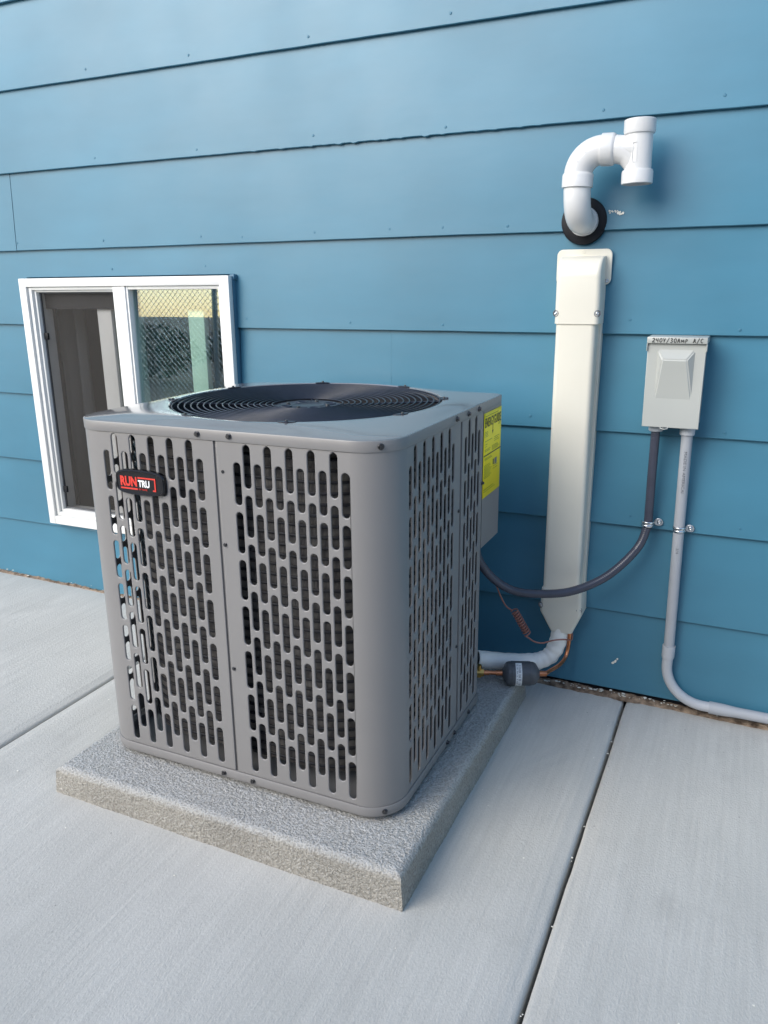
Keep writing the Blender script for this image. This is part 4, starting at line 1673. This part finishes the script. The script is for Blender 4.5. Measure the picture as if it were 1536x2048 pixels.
o_ = bm_obj('foam_crumbs', bm, 'chip')
tag(o_, 'white foam crumbs stuck on the wall beside the black pipe seal', 'foam')
bm = bmesh.new()
for px, py in ((98, 1127), (104, 1132), (122, 1144), (76, 1150), (82, 1151), (1200, 1345), (1460, 1371)):
    add_chip(bm, unproj(px, py, .0045), .0022, rnd, .2, (0, -1, 0))
o_ = bm_obj('paint_scuffs', bm, 'fitting')
tag(o_, 'pale scuffs on the lowest siding board', 'scuff', None, 'stuff')

# ================================================================== ACROSS THE YARD
yf = empty('added_shade_fence', (1.2, -4.6, 0))  # added out of view to keep light off the lower right wall
tag(yf, 'tall unseen board fence added behind the viewer to shade the lower wall', 'fence')
for i in range(46):
    box('shade_fence_board', 'bark', yf, -2.2+.15*i, -2.2+.15*i+.142, -4.62, -4.60, -.14, 2.35+.01*((i*7) % 3), .002, 1)
for z in (.3, 1.2, 2.1):
    box('shade_fence_rail', 'bark', yf, -2.2, 4.7, -4.66, -4.621, z, z+.09, .002, 1)
# -- seen (seen mirrored in the window glass)
fn = empty('chain_link_fence', (-4.5, -5.0, 0))
tag(fn, 'grey chain link fence across the yard, mirrored in the window pane', 'fence')
bm = bmesh.new()
X0, X1, ZF0, ZF1, D = -8.0, -1.0, -.06, 1.75, .065
def clipseg(x, s):
    pts = []
    n_ = int((ZF1-ZF0)/D)
    return (x, ZF0), (x+s*(ZF1-ZF0), ZF1)
x = X0-(ZF1-ZF0)
while x < X1:
    for s in (1, -1):
        xx = x if s == 1 else x+(ZF1-ZF0)
        a = Vector((xx, -5.0+.002*s, ZF0)); b = Vector((xx+s*(ZF1-ZF0), -5.0+.002*s, ZF1))
        add_cyl(bm, a, b, .0028, n=4, caps=False)
    x += D
ob = bm_obj('wire_mesh', bm, 'zinc', fn)
ob['kind'] = 'stuff'
for i in range(4):
    bm = bmesh.new()
    xx = X0+.75+2.3*i
    add_cyl(bm, (xx, -5.04, -.15), (xx, -5.04, 1.82), .03, n=16)
    bm_obj('post', bm, 'zinc', fn, 40)
bm = bmesh.new()
add_cyl(bm, (X0-1.6, -5.04, 1.76), (X1+1.6, -5.04, 1.76), .02, n=12)
bm_obj('top_rail', bm, 'zinc', fn, 40)
rnd = random.Random(2)
for k, (hx, hy, hw, hh) in enumerate(((-9.6, -9.2, 1.3, .95), (-7.4, -9.6, 1.1, 1.05), (-5.5, -9.3, 1.0, .9))):
    sh = empty('shrub', (hx, hy, -.1))
    tag(sh, ['leftmost', 'middle', 'rightmost'][k]+' dark green shrub behind the chain link fence', 'shrub', 'shrubs behind the fence')
    bm = bmesh.new()
    for i in range(1500):
        while True:
            q = Vector((rnd.uniform(-1, 1), rnd.uniform(-1, 1), rnd.uniform(-1, 1)))
            if .3 < q.length < 1: break
        q = Vector((hx+q.x*hw, hy+q.y*.7, -.1+hh/2+q.z*hh/2))
        s = rnd.uniform(.02, .05)
        nn = Vector((rnd.uniform(-1, 1), rnd.uniform(-1, 1), rnd.uniform(-.2, 1))).normalized()
        a1 = nn.orthogonal().normalized(); b1 = nn.cross(a1)
        bm.faces.new([bm.verts.new(q+a1*s*1.6), bm.verts.new(q+b1*s*.7), bm.verts.new(q-a1*s*1.6), bm.verts.new(q-b1*s*.7)])
    bm_obj('foliage', bm, 'hedge', sh)
    bm = bmesh.new()
    for i in range(5):
        a = 2*PI*i/5
        add_cyl(bm, (hx, hy, -.15), (hx+.5*math.cos(a), hy+.3*math.sin(a), .5), .02, .006, 6)
    bm_obj('stem', bm, 'bark', sh)
